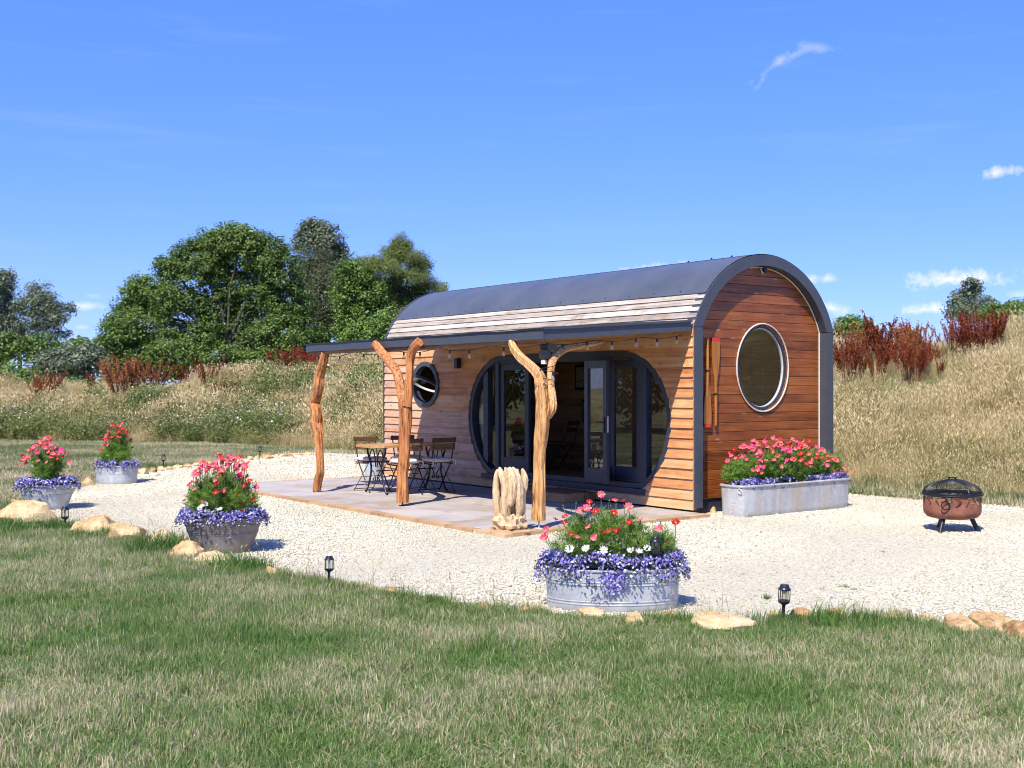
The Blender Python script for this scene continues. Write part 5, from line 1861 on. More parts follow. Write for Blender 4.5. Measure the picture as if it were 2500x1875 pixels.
def make_chair():
    """faces +x, origin on the floor"""
    r__ = empty('bistro_chair')
    for s_ in (-1, 1):
        yy = s_ * .185
        m = MB(); m.tube([(.235, yy, .008), (.22, yy, .02), (-.115, yy * .97, .48), (-.20, yy * .97, .84)], .0105, 6, True, .6); m.build('leg', MT['iron'], r__, 60)
        yy = s_ * .165
        m = MB(); m.tube([(-.255, yy, .008), (-.235, yy, .02), (.17, yy, .445)], .0105, 6, True, .6); m.build('leg', MT['iron'], r__, 60)
        m = MB(); m.tube([(-.14, s_ * .185, .435), (.19, s_ * .185, .445)], .009, 6); m.build('seat_rail', MT['iron'], r__, 60)
    for zz, xx in ((.80, -.187), (.685, -.160)):
        m = MB(); m.bbox((xx - .006, -.215, zz - .034), (xx + .010, .215, zz + .034), .003); m.build('back_slat', MT['chairwood'], r__)
    for k in range(4):
        m = MB(); m.bbox((-.14 + k * .085, -.21, .452), (-.14 + k * .085 + .07, .21, .466), .003); m.build('seat_slat', MT['chairwood'], r__)
    for xx, zz in ((.215, .03), (-.23, .03), (.02, .236)):
        m = MB(); m.tube([(xx, -.175, zz), (xx, .175, zz)], .006, 5); m.build('stretcher', MT['iron'], r__)
    m = MB()
    prof = [(0.0, .468), (.80, .468), (.97, .482), (1.0, .50), (.96, .52), (.8, .53), (.4, .537), (0.0, .530)]
    m.lathe(prof, 28, .20, .205, sup=4.0); m.build('cushion', MT['cushion'], r__, 60)
    for s_ in (-1, 1):
        m = MB(); m.tube([(-.17, s_ * .17, .50), (-.20, s_ * .20, .49), (-.19, s_ * .205, .42)], [.012, .010, .006], 6); m.build('cushion_tie', MT['cushion'], r__, 60)
    return r__


ch = make_chair()
spots = [(-4.33, -1.08, 180, 'chair nearest the cabin wall, its back to the viewer'),
         (-4.33, -1.66, 178, 'chair half hidden behind the forked post, back to the viewer'),
         (-5.09, -1.78, 2, 'chair at the far left side of the table facing the viewer'),
         (-5.09, -1.12, -2, 'chair on the far side of the table, mostly behind the forked post')]
for i, (x, y_, a, lab) in enumerate(spots):
    c = ch if i == 0 else copy_tree(ch)
    c.location = W(x, y_, PZ)
    c.rotation_euler = (0, 0, CAB_RZ + R(a))
    tag(c, 'black iron folding ' + lab, 'chair', 'folding chairs at the patio table')
c = copy_tree(ch)
c.location = W(-4.50, 1.55, .25); c.rotation_euler = (0, 0, CAB_RZ + R(200))
tag(c, 'dark folding chair standing inside the cabin doorway', 'chair')
for q in list(c.children):
    if q.name.startswith('cushion'): bpy.data.objects.remove(q)
m = MB(); m.lathe([(.0, 0), (.135, 0), (.15, .02), (.165, .30), (.172, .31), (.165, .315), (.155, .30), (.14, .03), (0, .02)], 28)
bk = empty('bucket', W(-7.35, -.42, PZ), 0, 'white plastic bucket behind the table at the far end of the patio', 'bucket')
m.build('pail', MT['white_plastic'], bk, 40)
m = MB(); m.tube([(-.165, 0, .29), (-.12, -.1, .25), (0, -.165, .22), (.12, -.1, .25), (.165, 0, .29)], .004, 5); m.build('handle', MT['iron'], bk)

# ------------------------------------------------------------------ carving
cv = empty('carved_sculpture', W(0.045, -3.0, PZ), 0, 'carved pale wooden sculpture of upright wavy tentacles on the patio corner', 'sculpture')
def lump(c, r, seed, amp=.25, nu=20, nv=12, fl=1.0):
    m = MB(); vs, fs = [], []
    for j in range(nv + 1):
        ph = math.pi * j / nv
        for i in range(nu):
            a = 2 * math.pi * i / nu
            d = Vector((math.sin(ph) * math.cos(a), math.sin(ph) * math.sin(a), math.cos(ph)))
            k = 1 + amp * mnoise.noise(d * 1.6 + Vector((seed, 0, 0))) + amp * .5 * mnoise.noise(d * 4 + Vector((0, seed, 0)))
            vs.append((c[0] + d.x * r[0] * k, c[1] + d.y * r[1] * k, c[2] + d.z * r[2] * k))
    for j in range(nv):
        for i in range(nu):
            l = (i + 1) % nu
            fs.append((j * nu + i, j * nu + nu + i, j * nu + nu + l, j * nu + l))
    m.add(vs, fs)
    return m


base = MB()
for k, (x, y_, r) in enumerate(((-.10, -.05, .085), (.02, -.09, .085), (.11, -.03, .08), (-.02, .08, .1), (.1, .09, .07), (-.12, .06, .07))):
    l_ = lump((x, y_, .075), (r, r, .085), k * 3.1, .6); base.add(l_.v, l_.f)
base.build('base', MT['carved'], cv, 35)
TEN = [  # x, y offsets (zoom px of the carving /640) up the height, radius
    [(-.11, -.03, .10, .032), (-.135, -.02, .22, .040), (-.150, -.02, .38, .038), (-.155, -.01, .52, .030), (-.145, -.01, .62, .022), (-.135, 0, .665, .008)],
    [(-.04, -.07, .10, .026), (-.06, -.09, .20, .034), (-.065, -.10, .32, .038), (-.045, -.10, .44, .040), (-.07, -.09, .56, .040), (-.10, -.07, .64, .030), (-.115, -.05, .69, .010)],
    [(.0, -.05, .10, .012), (-.01, -.11, .25, .018), (.005, -.125, .30, .040), (.025, -.12, .40, .048), (.035, -.11, .52, .050), (.02, -.08, .62, .042), (-.015, -.05, .68, .022)],
    [(.09, -.03, .10, .030), (.105, -.06, .22, .042), (.10, -.08, .34, .052), (.10, -.08, .46, .052), (.08, -.07, .58, .044), (.045, -.05, .66, .026), (.03, -.04, .69, .010)],
    [(.13, .02, .10, .03), (.14, .02, .26, .035), (.145, .02, .38, .032), (.16, .02, .46, .036), (.165, .02, .56, .038), (.145, .02, .645, .022), (.135, .02, .67, .008)],
    [(-.03, .08, .1, .04), (-.05, .10, .3, .045), (-.03, .10, .5, .045), (-.04, .09, .62, .03), (-.05, .08, .68, .01)],
    [(.07, .09, .1, .04), (.09, .11, .3, .045), (.06, .11, .5, .04), (.08, .09, .62, .028), (.09, .08, .66, .01)],
    [(-.14, .05, .1, .03), (-.15, .06, .3, .04), (-.14, .07, .48, .035), (-.15, .06, .6, .02), (-.15, .05, .63, .01)]]
for k, tn in enumerate(TEN):
    cp = catmull(tn, 5)
    m = MB(); m.tube([c[:3] for c in cp], [c[3] * 1.12 for c in cp], 9, True, None, .10); m.build('tentacle', MT['carved'], cv, 28)
m = MB(); m.lathe([(.0, -.0), (.10, 0), (.10, .5), (0, .52)], 12, 1.0, .6, off=(0, .02, .05)); m.build('core', MT['carved'], cv, 40)
m = MB(); m.box((-.22, -.17, 0), (.22, .17, .018))
tag(m.build('plinth_slab', MT['edging'], None, None, W(0.045, -3.0, PZ + .0), (0, 0, 0)), 'thin brown slab under the carved sculpture', 'slab')
cv.location.z += .0185

# ------------------------------------------------------------------ oars on the end wall
def oar(y_, ztop, zbot, blade_up, label):
    H = ztop - zbot
    r__ = empty('oar', W(-.10, y_, zbot), CAB_RZ, label, 'oar', 'wooden oars on the end wall')
    P = lambda t: (H * t if blade_up else H * (1 - t))
    # blade: wide end at t = 1
    prof = [(.36, .017), (.45, .020), (.52, .026), (.60, .042), (.70, .060), (.82, .070), (.93, .068), (1.0, .060)]
    m = MB()
    A_ = [(.006, w, P(t)) for t, w in prof if t < .965] + [(.006, .065, P(.965))]
    B_ = [(-.006, w, z__) for (_, w, z__) in A_]
    n_ = len(A_)
    f0 = [(x, w, z__) for x, w, z__ in A_] + [(x, -w, z__) for x, w, z__ in A_[::-1]]
    b0 = [(-.006, w, z__) for x, w, z__ in A_] + [(-.006, -w, z__) for x, w, z__ in A_[::-1]]
    N_ = len(f0)
    m.add(f0 + b0, [tuple(range(N_)), tuple(range(2 * N_ - 1, N_ - 1, -1))] + [(i, (i + 1) % N_, N_ + (i + 1) % N_, N_ + i) for i in range(N_)])
    m.build('blade', MT['oar'], r__)
    m = MB(); m.tube([(0, 0, P(0)), (0, 0, P(.3)), (0, 0, P(.66))], [.017, .021, .012], 10); m.build('shaft', MT['oar'], r__, 50)
    m = MB(); lo, hi = sorted((P(.966), P(1.0))); m.box((-.008, -.063, lo), (.008, .063, hi)); m.build('tip', MT['red'], r__)
    m = MB(); m.lathe([(.025, -.012), (.027, 0), (.025, .012)], 10, off=(0, 0, P(.36))); m.box((-.05, -.012, P(.36) - .01), (-.0, .012, P(.36) + .01)); m.build('collar', MT['black'], r__, 40)


oar(.335, 2.28, 1.125, False, 'wooden oar hung blade down next to the corner trim')
oar(.492, 2.295, 1.145, True, 'wooden oar hung blade up, second from the corner trim')

# ------------------------------------------------------------------ planters
def hoop(m, a, b, z_, r=.006, n=48, sup=2.0):
    pts = []
    for k in range(n + 1):
        t = 2 * math.pi * k / n
        c_, s_ = math.cos(t), math.sin(t)
        if sup != 2.0:
            c_ = math.copysign(abs(c_) ** (2 / sup), c_); s_ = math.copysign(abs(s_) ** (2 / sup), s_)
        pts.append((a * c_, b * s_, z_))
    m.tube(pts, r, 6, False)


def tub(loc, rz, a0, b0, a1, b1, H, mat, label, hoops=(), group=None, sup=2.0, handles=True, seg=56):
    root = empty('metal_planter', loc, rz, label, 'planter', group)
    m = MB()
    zs = [0, .012] + [H * q for q in (.2, .4, .6, .8)] + [H - .004]
    vs, fs = [], []
    rings = [(a0 * .96, b0 * .96, 0.0)] + [(a0 + (a1 - a0) * z_ / H, b0 + (b1 - b0) * z_ / H, z_) for z_ in zs[1:]] + [(a1 - .012, b1 - .012, H - .004), (a1 - .014, b1 - .014, H - .06)]
    for (a, b, z_) in rings:
        for k in range(seg):
            t = 2 * math.pi * k / seg
            c_, s_ = math.cos(t), math.sin(t)
            if sup != 2.0:
                c_ = math.copysign(abs(c_) ** (2 / sup), c_); s_ = math.copysign(abs(s_) ** (2 / sup), s_)
            vs.append((a * c_, b * s_, z_))
    for i in range(len(rings) - 1):
        for k in range(seg):
            l = (k + 1) % seg
            fs.append((i * seg + k, i * seg + l, (i + 1) * seg + l, (i + 1) * seg + k))
    fs.append(tuple(range(seg - 1, -1, -1)))
    m.add(vs, fs)
    m.build('body', mat, root, 50)
    m = MB(); hoop(m, a1 + .002, b1 + .002, H, .010 if sup == 2 else .017, sup=sup, n=seg); m.build('rim', mat, root, 60)
    for q in hoops:
        m = MB(); z_ = H * q; hoop(m, a0 + (a1 - a0) * q, b0 + (b1 - b0) * q, z_, .0055); m.build('rib', mat, root, 60)
    m = MB(); m.add([vs[(len(rings) - 1) * seg + k] for k in range(seg)], [tuple(range(seg))]); m.build('soil', MT['soil'], root)
    if handles:
        for s_ in (-1, 1):
            m = MB(); m.tube([(s_ * (a1 + .0), -.06, H - .01), (s_ * (a1 + .03), -.055, H + .03), (s_ * (a1 + .045), 0, H + .045), (s_ * (a1 + .03), .055, H + .03), (s_ * a1, .06, H - .01)], .006, 6)
            m.build('handle', mat, root, 60)
    return root


def petal_flower(np_, rad, cup, eye, mat, wide=.9, seed=0):
    """flower with np_ separate petals and a raised eye; two meshes"""
    r = np.random.default_rng(seed)
    V, F, A = [], [], []
    for k in range(np_):
        a = 2 * math.pi * (k + r.uniform(-.12, .12)) / np_
        L_ = rad * r.uniform(.88, 1.1); w = wide * math.pi * rad / np_
        ca, sa = math.cos(a), math.sin(a)
        z0 = cup * r.uniform(.7, 1.3)
        pts = [(eye * .7, -.3 * w, 0), (eye * .7, .3 * w, 0), (L_ * .62, w * .95, z0 * .55), (L_ * .97, w * .55, z0), (L_, 0, z0 * .95), (L_ * .97, -w * .55, z0), (L_ * .62, -w * .95, z0 * .55)]
        b = len(V)
        V += [(ca * x - sa * y_, sa * x + ca * y_, z_) for x, y_, z_ in pts]
        F += [(b, b + 1, b + 2), (b, b + 2, b + 6), (b + 6, b + 2, b + 3), (b + 6, b + 3, b + 4), (b + 6, b + 4, b + 5)]
        A += [r.uniform()] * 5
    me = np_mesh('petals', np.array(V), np.array(F), {'rnd': A}); me.materials.append(mat)
    e = MB(); e.lathe([(eye, .001), (eye * .8, eye * .6), (0, eye * .75)], 7)
    em = e.mesh('eye'); em.materials.append(MT['yellow'])
    return me, em


FL = {'c': [petal_flower(8, .034, .012, .0075, MT['petal_c'], .78, k) for k in range(3)],
      'r': [petal_flower(8, .032, .012, .0075, MT['petal_r'], .78, 5 + k) for k in range(3)],
      'm': [petal_flower(8, .035, .012, .0075, MT['petal_m'], .78, 9 + k) for k in range(2)],
      'w': [petal_flower(14, .034, .014, .008, MT['petal_w'], .62, 14 + k) for k in range(2)]}


def add_flower(root, p, kind, size, tilt_to):
    me, em = random.choice(FL[kind])
    d = Vector(tilt_to).normalized()
    rot = d.to_track_quat('Z', 'Y').to_euler()
    f = link('flower', me, None, root, p, rot, (size,) * 3)
    link('eye', em, None, f)
    return f


def sprigs(C_, L_, w, rng, nper=7, up=.7):
    n = len(C_) * nper
    c = np.repeat(C_, nper, 0)
    d = rng.normal(size=(n, 3)); d[:, 2] = np.abs(d[:, 2]) * .8 + up * .6
    d /= np.linalg.norm(d, axis=1)[:, None]
    s_ = np.cross(d, rng.normal(size=(n, 3))); s_ /= np.linalg.norm(s_, axis=1)[:, None] + 1e-9
    l = (L_ * rng.uniform(.6, 1.3, n))[:, None]
    bend = rng.normal(size=(n, 3)) * .15
    V = np.stack([c - s_ * w * .5, c + s_ * w * .5, c + d * l * .55 + bend * l * .4 + s_ * w * .4, c + d * l + bend * l], 1).reshape(-1, 3)
    i = np.arange(n)[:, None] * 4
    F = np.concatenate([np.concatenate([i, i + 1, i + 2], 1), np.concatenate([i, i + 2, i + 3], 1)])
    return V, F, np.tile(np.repeat(rng.uniform(size=len(C_)), nper), 2)


def cosmos(loc, blobs, flowers, label, dens=1.0, L_=.06, w=.0045, seed=0, group=None, fsize=1.0):
    """blobs: (x, y, z, rx, ry, rz) in planter axes; flowers: (x, y, z, kind)"""
    r = np.random.default_rng(seed)
    root = empty('cosmos_plant', loc, 0, label, 'flowers', group)
    C_ = []
    for (x, y_, z_, rx, ry, rz) in blobs:
        n = int(dens * 15000 * (rx * ry + rx * rz + ry * rz) / 3)
        d = r.normal(size=(n, 3)); d /= np.linalg.norm(d, axis=1)[:, None]
        q = (r.uniform(.05, 1, n) ** .5)[:, None] * (1 + .16 * np.array([mnoise.noise(Vector(tuple(v)) * 2.5 + Vector((seed, 0, 0))) for v in d]))[:, None]
        C_.append(np.array([x, y_, z_]) + d * q * (rx, ry, rz))
    C_ = np.concatenate(C_)
    V, F, A = sprigs(C_, L_, w, r)
    link('foliage', np_mesh('foliage', V, F, {'rnd': A}), MT['cosmosleaf'], root)
    sm = MB()
    for i, (x, y_, z_, k) in enumerate(flowers):
        b = min(blobs, key=lambda q: (q[0] - x) ** 2 + (q[1] - y_) ** 2)
        p0 = Vector((x * .75 + b[0] * .25, y_ * .75 + b[1] * .25, max(b[2] - .05, z_ - .22)))
        p1 = Vector((x, y_, z_))
        sm.tube([p0, p0.lerp(p1, .5) + Vector((random.uniform(-.012, .012), random.uniform(-.012, .012), .01)), p1], .0028, 4, False)
        add_flower(root, p1, k, fsize * random.uniform(.62, 1.02), (random.gauss(-.25, .35), random.gauss(-.55, .4), random.uniform(.5, 1.0)))
    for k in range(18):            # buds and spare stems
        b = random.choice(blobs)
        a = random.uniform(0, 6.28)
        p0 = Vector((b[0] + b[3] * .7 * math.cos(a), b[1] + b[4] * .7 * math.sin(a), b[2] + b[5] * .4))
        p1 = p0 + Vector((random.gauss(0, .03), random.gauss(0, .03), random.uniform(.07, .15)))
        sm.tube([p0, p1], .0022, 4, False); sm.tube([p1, p1 + Vector((0, 0, .012))], [.006, .003], 5)
    sm.build('stem', MT['stem'], root)
    return root


def lobelia(loc, rz, a, b, H, label, arcs=None, dens=1.0, fs=.021, drape=.05, spread=.05, high=.07, seed=0, sup=2.0, group=None):
    r = np.random.default_rng(seed)
    root = empty('lobelia', loc, rz, label, 'flowers', group)
    n = int(2600 * dens * (a + b))
    t = r.uniform(0, 2 * math.pi, n)
    if arcs is not None:
        k = np.zeros(n, bool)
        for a0, a1 in arcs: k |= ((np.degrees(t) - a0) % 360) < ((a1 - a0) % 360 or 360)
        t = t[k]; n = len(t)
    c_, s_ = np.cos(t), np.sin(t)
    if sup != 2.0:
        c_ = np.sign(c_) * np.abs(c_) ** (2 / sup); s_ = np.sign(s_) * np.abs(s_) ** (2 / sup)
    lum = np.array([mnoise.noise(Vector((q * 1.9, seed, 0))) for q in t])
    u = r.uniform(-1, 1, n)                       # -1 inside the tub, +1 hanging outside
    sp = spread * (1 + .6 * lum)
    rad = 1 + 0 * u
    z_ = high * (1 + .7 * lum) * (1 - np.clip(u, 0, 1) ** 1.5 * 1.1) - np.clip(u, 0, 1) ** 2 * drape * (1.2 + 1.4 * lum) + r.normal(0, .014, n)
    off = u * sp * 1.15 - (u < 0) * .02
    P_ = np.stack([c_ * (a + off), s_ * (b + off), H + z_], 1) + r.normal(0, .008, (n, 3))
    out_dir = np.stack([c_, s_ * a / b, np.full(n, .6)], 1)
    V, F = leaf_quads(P_, fs, r, .25, out_dir * .8, .95)
    link('blossom', np_mesh('blossom', V, F, {'rnd': r.uniform(size=len(F))}), MT['lobelia'], root)
    m_ = int(n * 1.1)
    k = r.integers(0, n, m_)
    V, F = leaf_quads(P_[k] * (1, 1, 1) + r.normal(0, .012, (m_, 3)) - (0, 0, .018), fs * 1.15, r, .1, None, .42)
    link('leaves', np_mesh('leaves', V, F, {'rnd': r.uniform(size=len(F))}), MT['lobleaf'], root)
    return root


def daisies(loc, pts, label):
    root = empty('white_daisies', loc, 0, label, 'flowers')
    sm = MB()
    for p in pts:
        p = Vector(p)
        sm.tube([p + Vector((0, .02, -.10)), p], .003, 4, False)
        add_flower(root, p, 'w', random.uniform(.8, 1.1), (random.gauss(-.1, .25), random.gauss(-.6, .25), .75))
    r = np.random.default_rng(len(pts))
    c = np.concatenate([np.array(p)[None] + r.normal(0, .035, (14, 3)) - (0, -.02, .05) for p in pts])
    V, F = leaf_quads(c, .07, r, .2, ratio=.2)
    link('leaves', np_mesh('leaves', V, F, {'rnd': r.uniform(size=len(F))}), MT['lobleaf'], root)
    sm.build('stem', MT['stem'], root)


def dome_flowers(n, cx, cy, rx, ry, z0, z1, kinds, seed, top=.75):
    r = random.Random(seed)
    out_ = []
    for i in range(n):
        a = r.uniform(0, 6.28); q = math.sqrt(r.uniform(.02, 1.0))
        x, y_ = cx + rx * q * math.cos(a), cy + ry * q * math.sin(a)
        z_ = z0 + (z1 - z0) * (1 - q ** 2.2) + r.gauss(0, .035)
        if y_ > cy + ry * .3: z_ += .04
        out_.append((x, y_, z_, r.choice(kinds)))
    return out_


# 1: left tapered tub
l1 = Vector((-6.26, 15.45, 0))
tub(l1, R(8), .25, .19, .365, .275, .335, MT['galv'], 'flared oval galvanised tub at far left beside the big rock', (.68, .64), 'galvanised planters')
cosmos(l1, [(-.02, 0, .50, .20, .17, .14), (.05, .02, .60, .20, .16, .12), (-.06, .03, .66, .18, .15, .10)],
       dome_flowers(66, -.02, .0, .34, .22, .62, .90, 'cccrcm', 31), 'coral-red cosmos growing in the far left tub', 1.0, .07, .006, 41, 'cosmos plants', 1.15)
lobelia(l1, R(8), .36, .27, .335, 'purple lobelia around the rim of the far left tub', None, .9, .026, .03, .055, .07, 51, group='lobelia plants')
# 2: small straight tub
l2 = Vector((-6.74, 19.55, 0))
tub(l2, R(-8), .345, .26, .36, .275, .31, MT['galv'], 'small straight-sided galvanised tub standing farthest back at left', (.62, .68, .25), 'galvanised planters')
cosmos(l2, [(-.10, 0, .46, .17, .15, .13), (.03, .04, .60, .20, .15, .15), (.12, -.08, .42, .14, .12, .14), (.02, .05, .74, .13, .12, .12)],
       dome_flowers(52, .02, .03, .30, .2, .58, .98, 'rrcrm', 32), 'red cosmos growing in the farthest left tub', 1.0, .08, .007, 42, 'cosmos plants', 1.15)
lobelia(l2, R(-8), .35, .265, .31, 'blue-violet lobelia in the farthest left tub', [(150, 195), (235, 290), (300, 40)], .9, .026, .015, .05, .06, 52, group='lobelia plants')
# 3: brown flared tub
l3 = Vector((-2.89, 11.46, 0))
tub(l3, R(-4), .275, .215, .40, .30, .35, MT['galv_brown'], 'flared brownish steel tub with bright red cosmos, left of centre', (.58, .63), 'galvanised planters')
fl = dome_flowers(100, .0, .03, .38, .28, .66, .92, 'ccrrmcr', 33)
fl += [(.02, -.20, .62, 'm'), (.07, -.20, .63, 'm'), (-.16, -.18, .52, 'r'), (.22, -.18, .50, 'r'), (.24, -.17, .44, 'r'), (.33, -.1, .53, 'r'), (-.37, -.05, .52, 'r'), (.20, -.16, .58, 'r')]
cosmos(l3, [(-.12, -.04, .48, .24, .20, .16), (.14, -.03, .50, .24, .20, .18), (0, .05, .64, .26, .19, .15), (-.22, .0, .54, .14, .14, .14)], fl, 'red and coral cosmos filling the brown flared tub', 1.15, .06, .0048, 43, 'cosmos plants', 1.1)
lobelia(l3, R(-4), .40, .30, .35, 'violet lobelia spilling over the brown flared tub', None, 1.25, .022, .03, .055, .06, 53, group='lobelia plants')
daisies(l3, [(-.14, -.23, .48), (-.10, -.245, .43), (-.17, -.22, .46), (.0, -.25, .43), (.035, -.245, .45), (-.02, -.25, .42), (-.12, -.22, .50)], 'white daisies among the lobelia of the brown flared tub')
# 4: big oval tub
l4 = Vector((.752, 8.60, 0))
tub(l4, R(-2), .485, .27, .505, .285, .31, MT['galv'], 'large ribbed oval galvanised tub nearest the viewer', (.20, .27, .66, .73), 'galvanised planters')
Zm = zoomer(1280, 1180, .20494)
fl = []
for (a, b, k) in ((915, 135, 'c'), (1080, 210, 'c'), (1180, 215, 'r'), (1245, 280, 'c'), (775, 230, 'r'), (665, 325, 'c'), (745, 300, 'c'), (850, 340, 'r'), (690, 400, 'c'), (370, 430, 'r'), (490, 400, 'r'), (260, 550, 'c'), (765, 525, 'c'),
                  (480, 475, 'r'), (1250, 465, 'r'), (1380, 445, 'c'), (1150, 545, 'c'), (1105, 570, 'r'), (935, 590, 'r'), (1020, 575, 'r'), (555, 610, 'r'), (625, 650, 'c'), (830, 650, 'c'), (1600, 545, 'c'), (1715, 715, 'c'), (1805, 470, 'r'), (240, 650, 'c'), (1065, 355, 'r')):
    px, py = Zm(a, b)
    dy = random.uniform(-.05, .15) if b < 450 else random.uniform(-.22, -.08)
    Y = 8.60 + dy
    fl.append(((px - 1250) / 2800 * Y - l4.x, dy, 1.65 - (py - 945) / 2800 * Y, k))
cosmos(l4, [(-.24, 0, .45, .23, .19, .17), (.02, .0, .48, .24, .19, .19), (.28, 0, .44, .21, .18, .15), (-.05, .06, .60, .14, .12, .12), (-.24, .02, .58, .12, .1, .10), (.12, .06, .58, .12, .1, .10), (.38, .0, .46, .10, .1, .14)], fl,
       'loose coral-pink cosmos growing in the big oval tub', .95, .055, .0036, 44, 'cosmos plants', 1.12)
lobelia(l4, R(-2), .505, .285, .31, 'thick blue-violet lobelia spilling over the big oval tub', None, 1.55, .020, .045, .065, .085, 54, group='lobelia plants')
r5 = np.random.default_rng(5)      # one long trailing strand over the front
pt = np.stack([r5.normal(-.005, .045, 260), -.30 + r5.normal(0, .012, 260), .31 - r5.uniform(0, .16, 260)], 1)
V, F = leaf_quads(pt, .02, r5, .1, np.tile([0, -1.2, .2], (260, 1)), .9)
tg = link('lobelia', np_mesh('trail', V, F, {'rnd': r5.uniform(.3, 1, size=len(F))}), MT['lobelia'], None, l4)
tag(tg, 'pale lobelia strand trailing down the front of the big oval tub', 'flowers')
daisies(l4, [(-.33, -.22, .46), (-.21, -.22, .465), (-.085, -.23, .455), (.115, -.23, .455), (.175, -.235, .445), (.235, -.22, .465)], 'white daisies above the lobelia of the big oval tub')
# 5: long trough by the end wall
lt = W(.375, 1.345, 0)
trough = tub(lt, CAB_RZ, .215, 1.085, .235, 1.105, .40, MT['galv_trough'], 'long galvanised trough planter under the round window', (), 'galvanised planters', 7.0, False, 96)
cy_, sy_ = math.cos(CAB_RZ), math.sin(CAB_RZ)


def trl(x, y_):                    # trough axes -> world offsets
    return x * cy_ - y_ * sy_, x * sy_ + y_ * cy_


bl, fl = [], []
rt = random.Random(8)
for k in range(11):
    y_ = -.98 + k * .195
    hh = .20 * (0.72 + .5 * math.sin(math.pi * (k + .6) / 11.5))
    ox, oy = trl(rt.uniform(-.06, .02), y_)
    bl.append((ox, oy, .46 + hh * .55, .16, .16, hh))
for k in range(200):
    y_ = rt.uniform(-.92, 1.12)
    t_ = (y_ + 1.0) / 2.1
    top = .60 + .29 * math.sin(math.pi * min(1, .10 + .95 * t_)) ** .6
    x = rt.uniform(-.24, .24)
    z_ = top * (1 - .25 * max(0, x) / .24) + rt.gauss(0, .05)
    ox, oy = trl(x, y_)
    fl.append((ox, oy, z_, rt.choice('ccccrm')))
cosmos(lt, bl, fl, 'dense pink and coral cosmos filling the long trough', 1.0, .07, .0055, 45, 'cosmos plants', 1.18)
lobelia(lt, CAB_RZ, .20, 1.06, .40, 'violet lobelia along the front rim of the long trough', [(270, 275), (290, 90)], 1.0, .024, .0, .035, .06, 55, 5.0, group='lobelia plants')
# chalked number on the trough end
DIG = {'6': [(.9, 1), (.35, .75), (.05, .35), (.2, .02), (.7, .05), (.8, .35), (.45, .5), (.1, .35)], '7': [(.05, .9), (.85, 1), (.5, .5), (.35, 0)],
       '3': [(.1, .95), (.6, 1), (.8, .8), (.4, .55), (.8, .35), (.65, .05), (.1, .05)], '2': [(.1, .8), (.45, 1), (.8, .8), (.5, .4), (.05, .02), (.5, .1), (.95, .05)]}
m = MB()
for i, dch in enumerate('6732'):
    P_ = catmull([(x, y_, 0) for x, y_ in DIG[dch]], 4)
    pts = []
    for q in P_:
        u = .035 + i * .042 + q[0] * .034          # runs up the face
        v = -.012 * i + .5 * .05 - q[1] * .05
        pts.append((.02 - v, -1.0865 - .02 * (u / .4) - .0025, u + .02))
    m.tube(pts, .0026, 5, False)
m.build('chalk_number', MT['white_seal'], trough)
m = MB(); m.tube([(.16 + .028 * math.cos(a), -1.108, .345 + .028 * math.sin(a)) for a in np.linspace(0, 6.28, 17)], .006, 6, False); m.build('ring_handle', MT['white_seal'], trough, 60)
m = MB(); m.tube([(.16 + .028 * math.cos(a), 1.108, .12 + .028 * math.sin(a)) for a in np.linspace(0, 6.28, 17)], .006, 6, False); m.build('ring_handle', MT['white_seal'], trough, 60)

# ------------------------------------------------------------------ solar lanterns
def make_lantern():
    r__ = empty('solar_lantern')
    m = MB(); m.lathe([(0, .292), (.030, .290), (.034, .285), (.036, .272), (.047, .262), (.049, .255), (.046, .248), (.0, .246)], 20); m.build('cap', MT['black'], r__, 35)
    for k in range(6):
        a = 2 * math.pi * k / 6 + .3
        m = MB(); m.tube([(.043 * math.cos(a), .043 * math.sin(a), .25), (.043 * math.cos(a), .043 * math.sin(a), .165)], .0036, 5, False); m.build('bar', MT['black'], r__)
    m = MB(); m.lathe([(.036, .246), (.036, .170)], 16); m.build('glass', MT['bulb'], r__, 60)
    m = MB(); m.tube([(0, 0, .246), (0, 0, .215)], [.012, .008], 8); m.build('led', MT['white_seal'], r__)
    m = MB(); m.lathe([(.0, .168), (.046, .168), (.047, .160), (.040, .148), (.020, .138), (.013, .128), (.012, .02), (.006, -.05), (0, -.06)], 16); m.build('stake', MT['black'], r__, 40)
    return r__


lan = make_lantern()
LS = [(G(53, 1278), 1.0, 0.0, 'black solar lantern in the grass before the big left rock'), (G(159, 1296), 1.05, .0, 'black solar lantern between the big left rock and the next boulder'),
      (G(399, 1141), 1.0, 0, 'small distant solar lantern left of the far edging stones'), (G(634.6, 1117), 1.0, 0, 'farthest solar lantern, by the bank edge near the far gravel'),
      (G(803, 1430), .92, .10, 'tilted solar lantern at the lawn edge left of the carved sculpture'), (Vector((1.055, 8.42, .285)), 1.0, 0, 'solar lantern stuck in the big oval tub among the flowers'),
      (G(1911, 1519), 1.0, -.06, 'solar lantern on its stake at the right lawn edge')]
for i, (p, s_, ti, lab) in enumerate(LS):
    o = lan if i == 0 else copy_tree(lan)
    o.location = p; o.scale = (s_ * .92,) * 3; o.rotation_euler = (0, ti, .4 * i)
    tag(o, lab, 'lantern', 'solar stake lanterns')

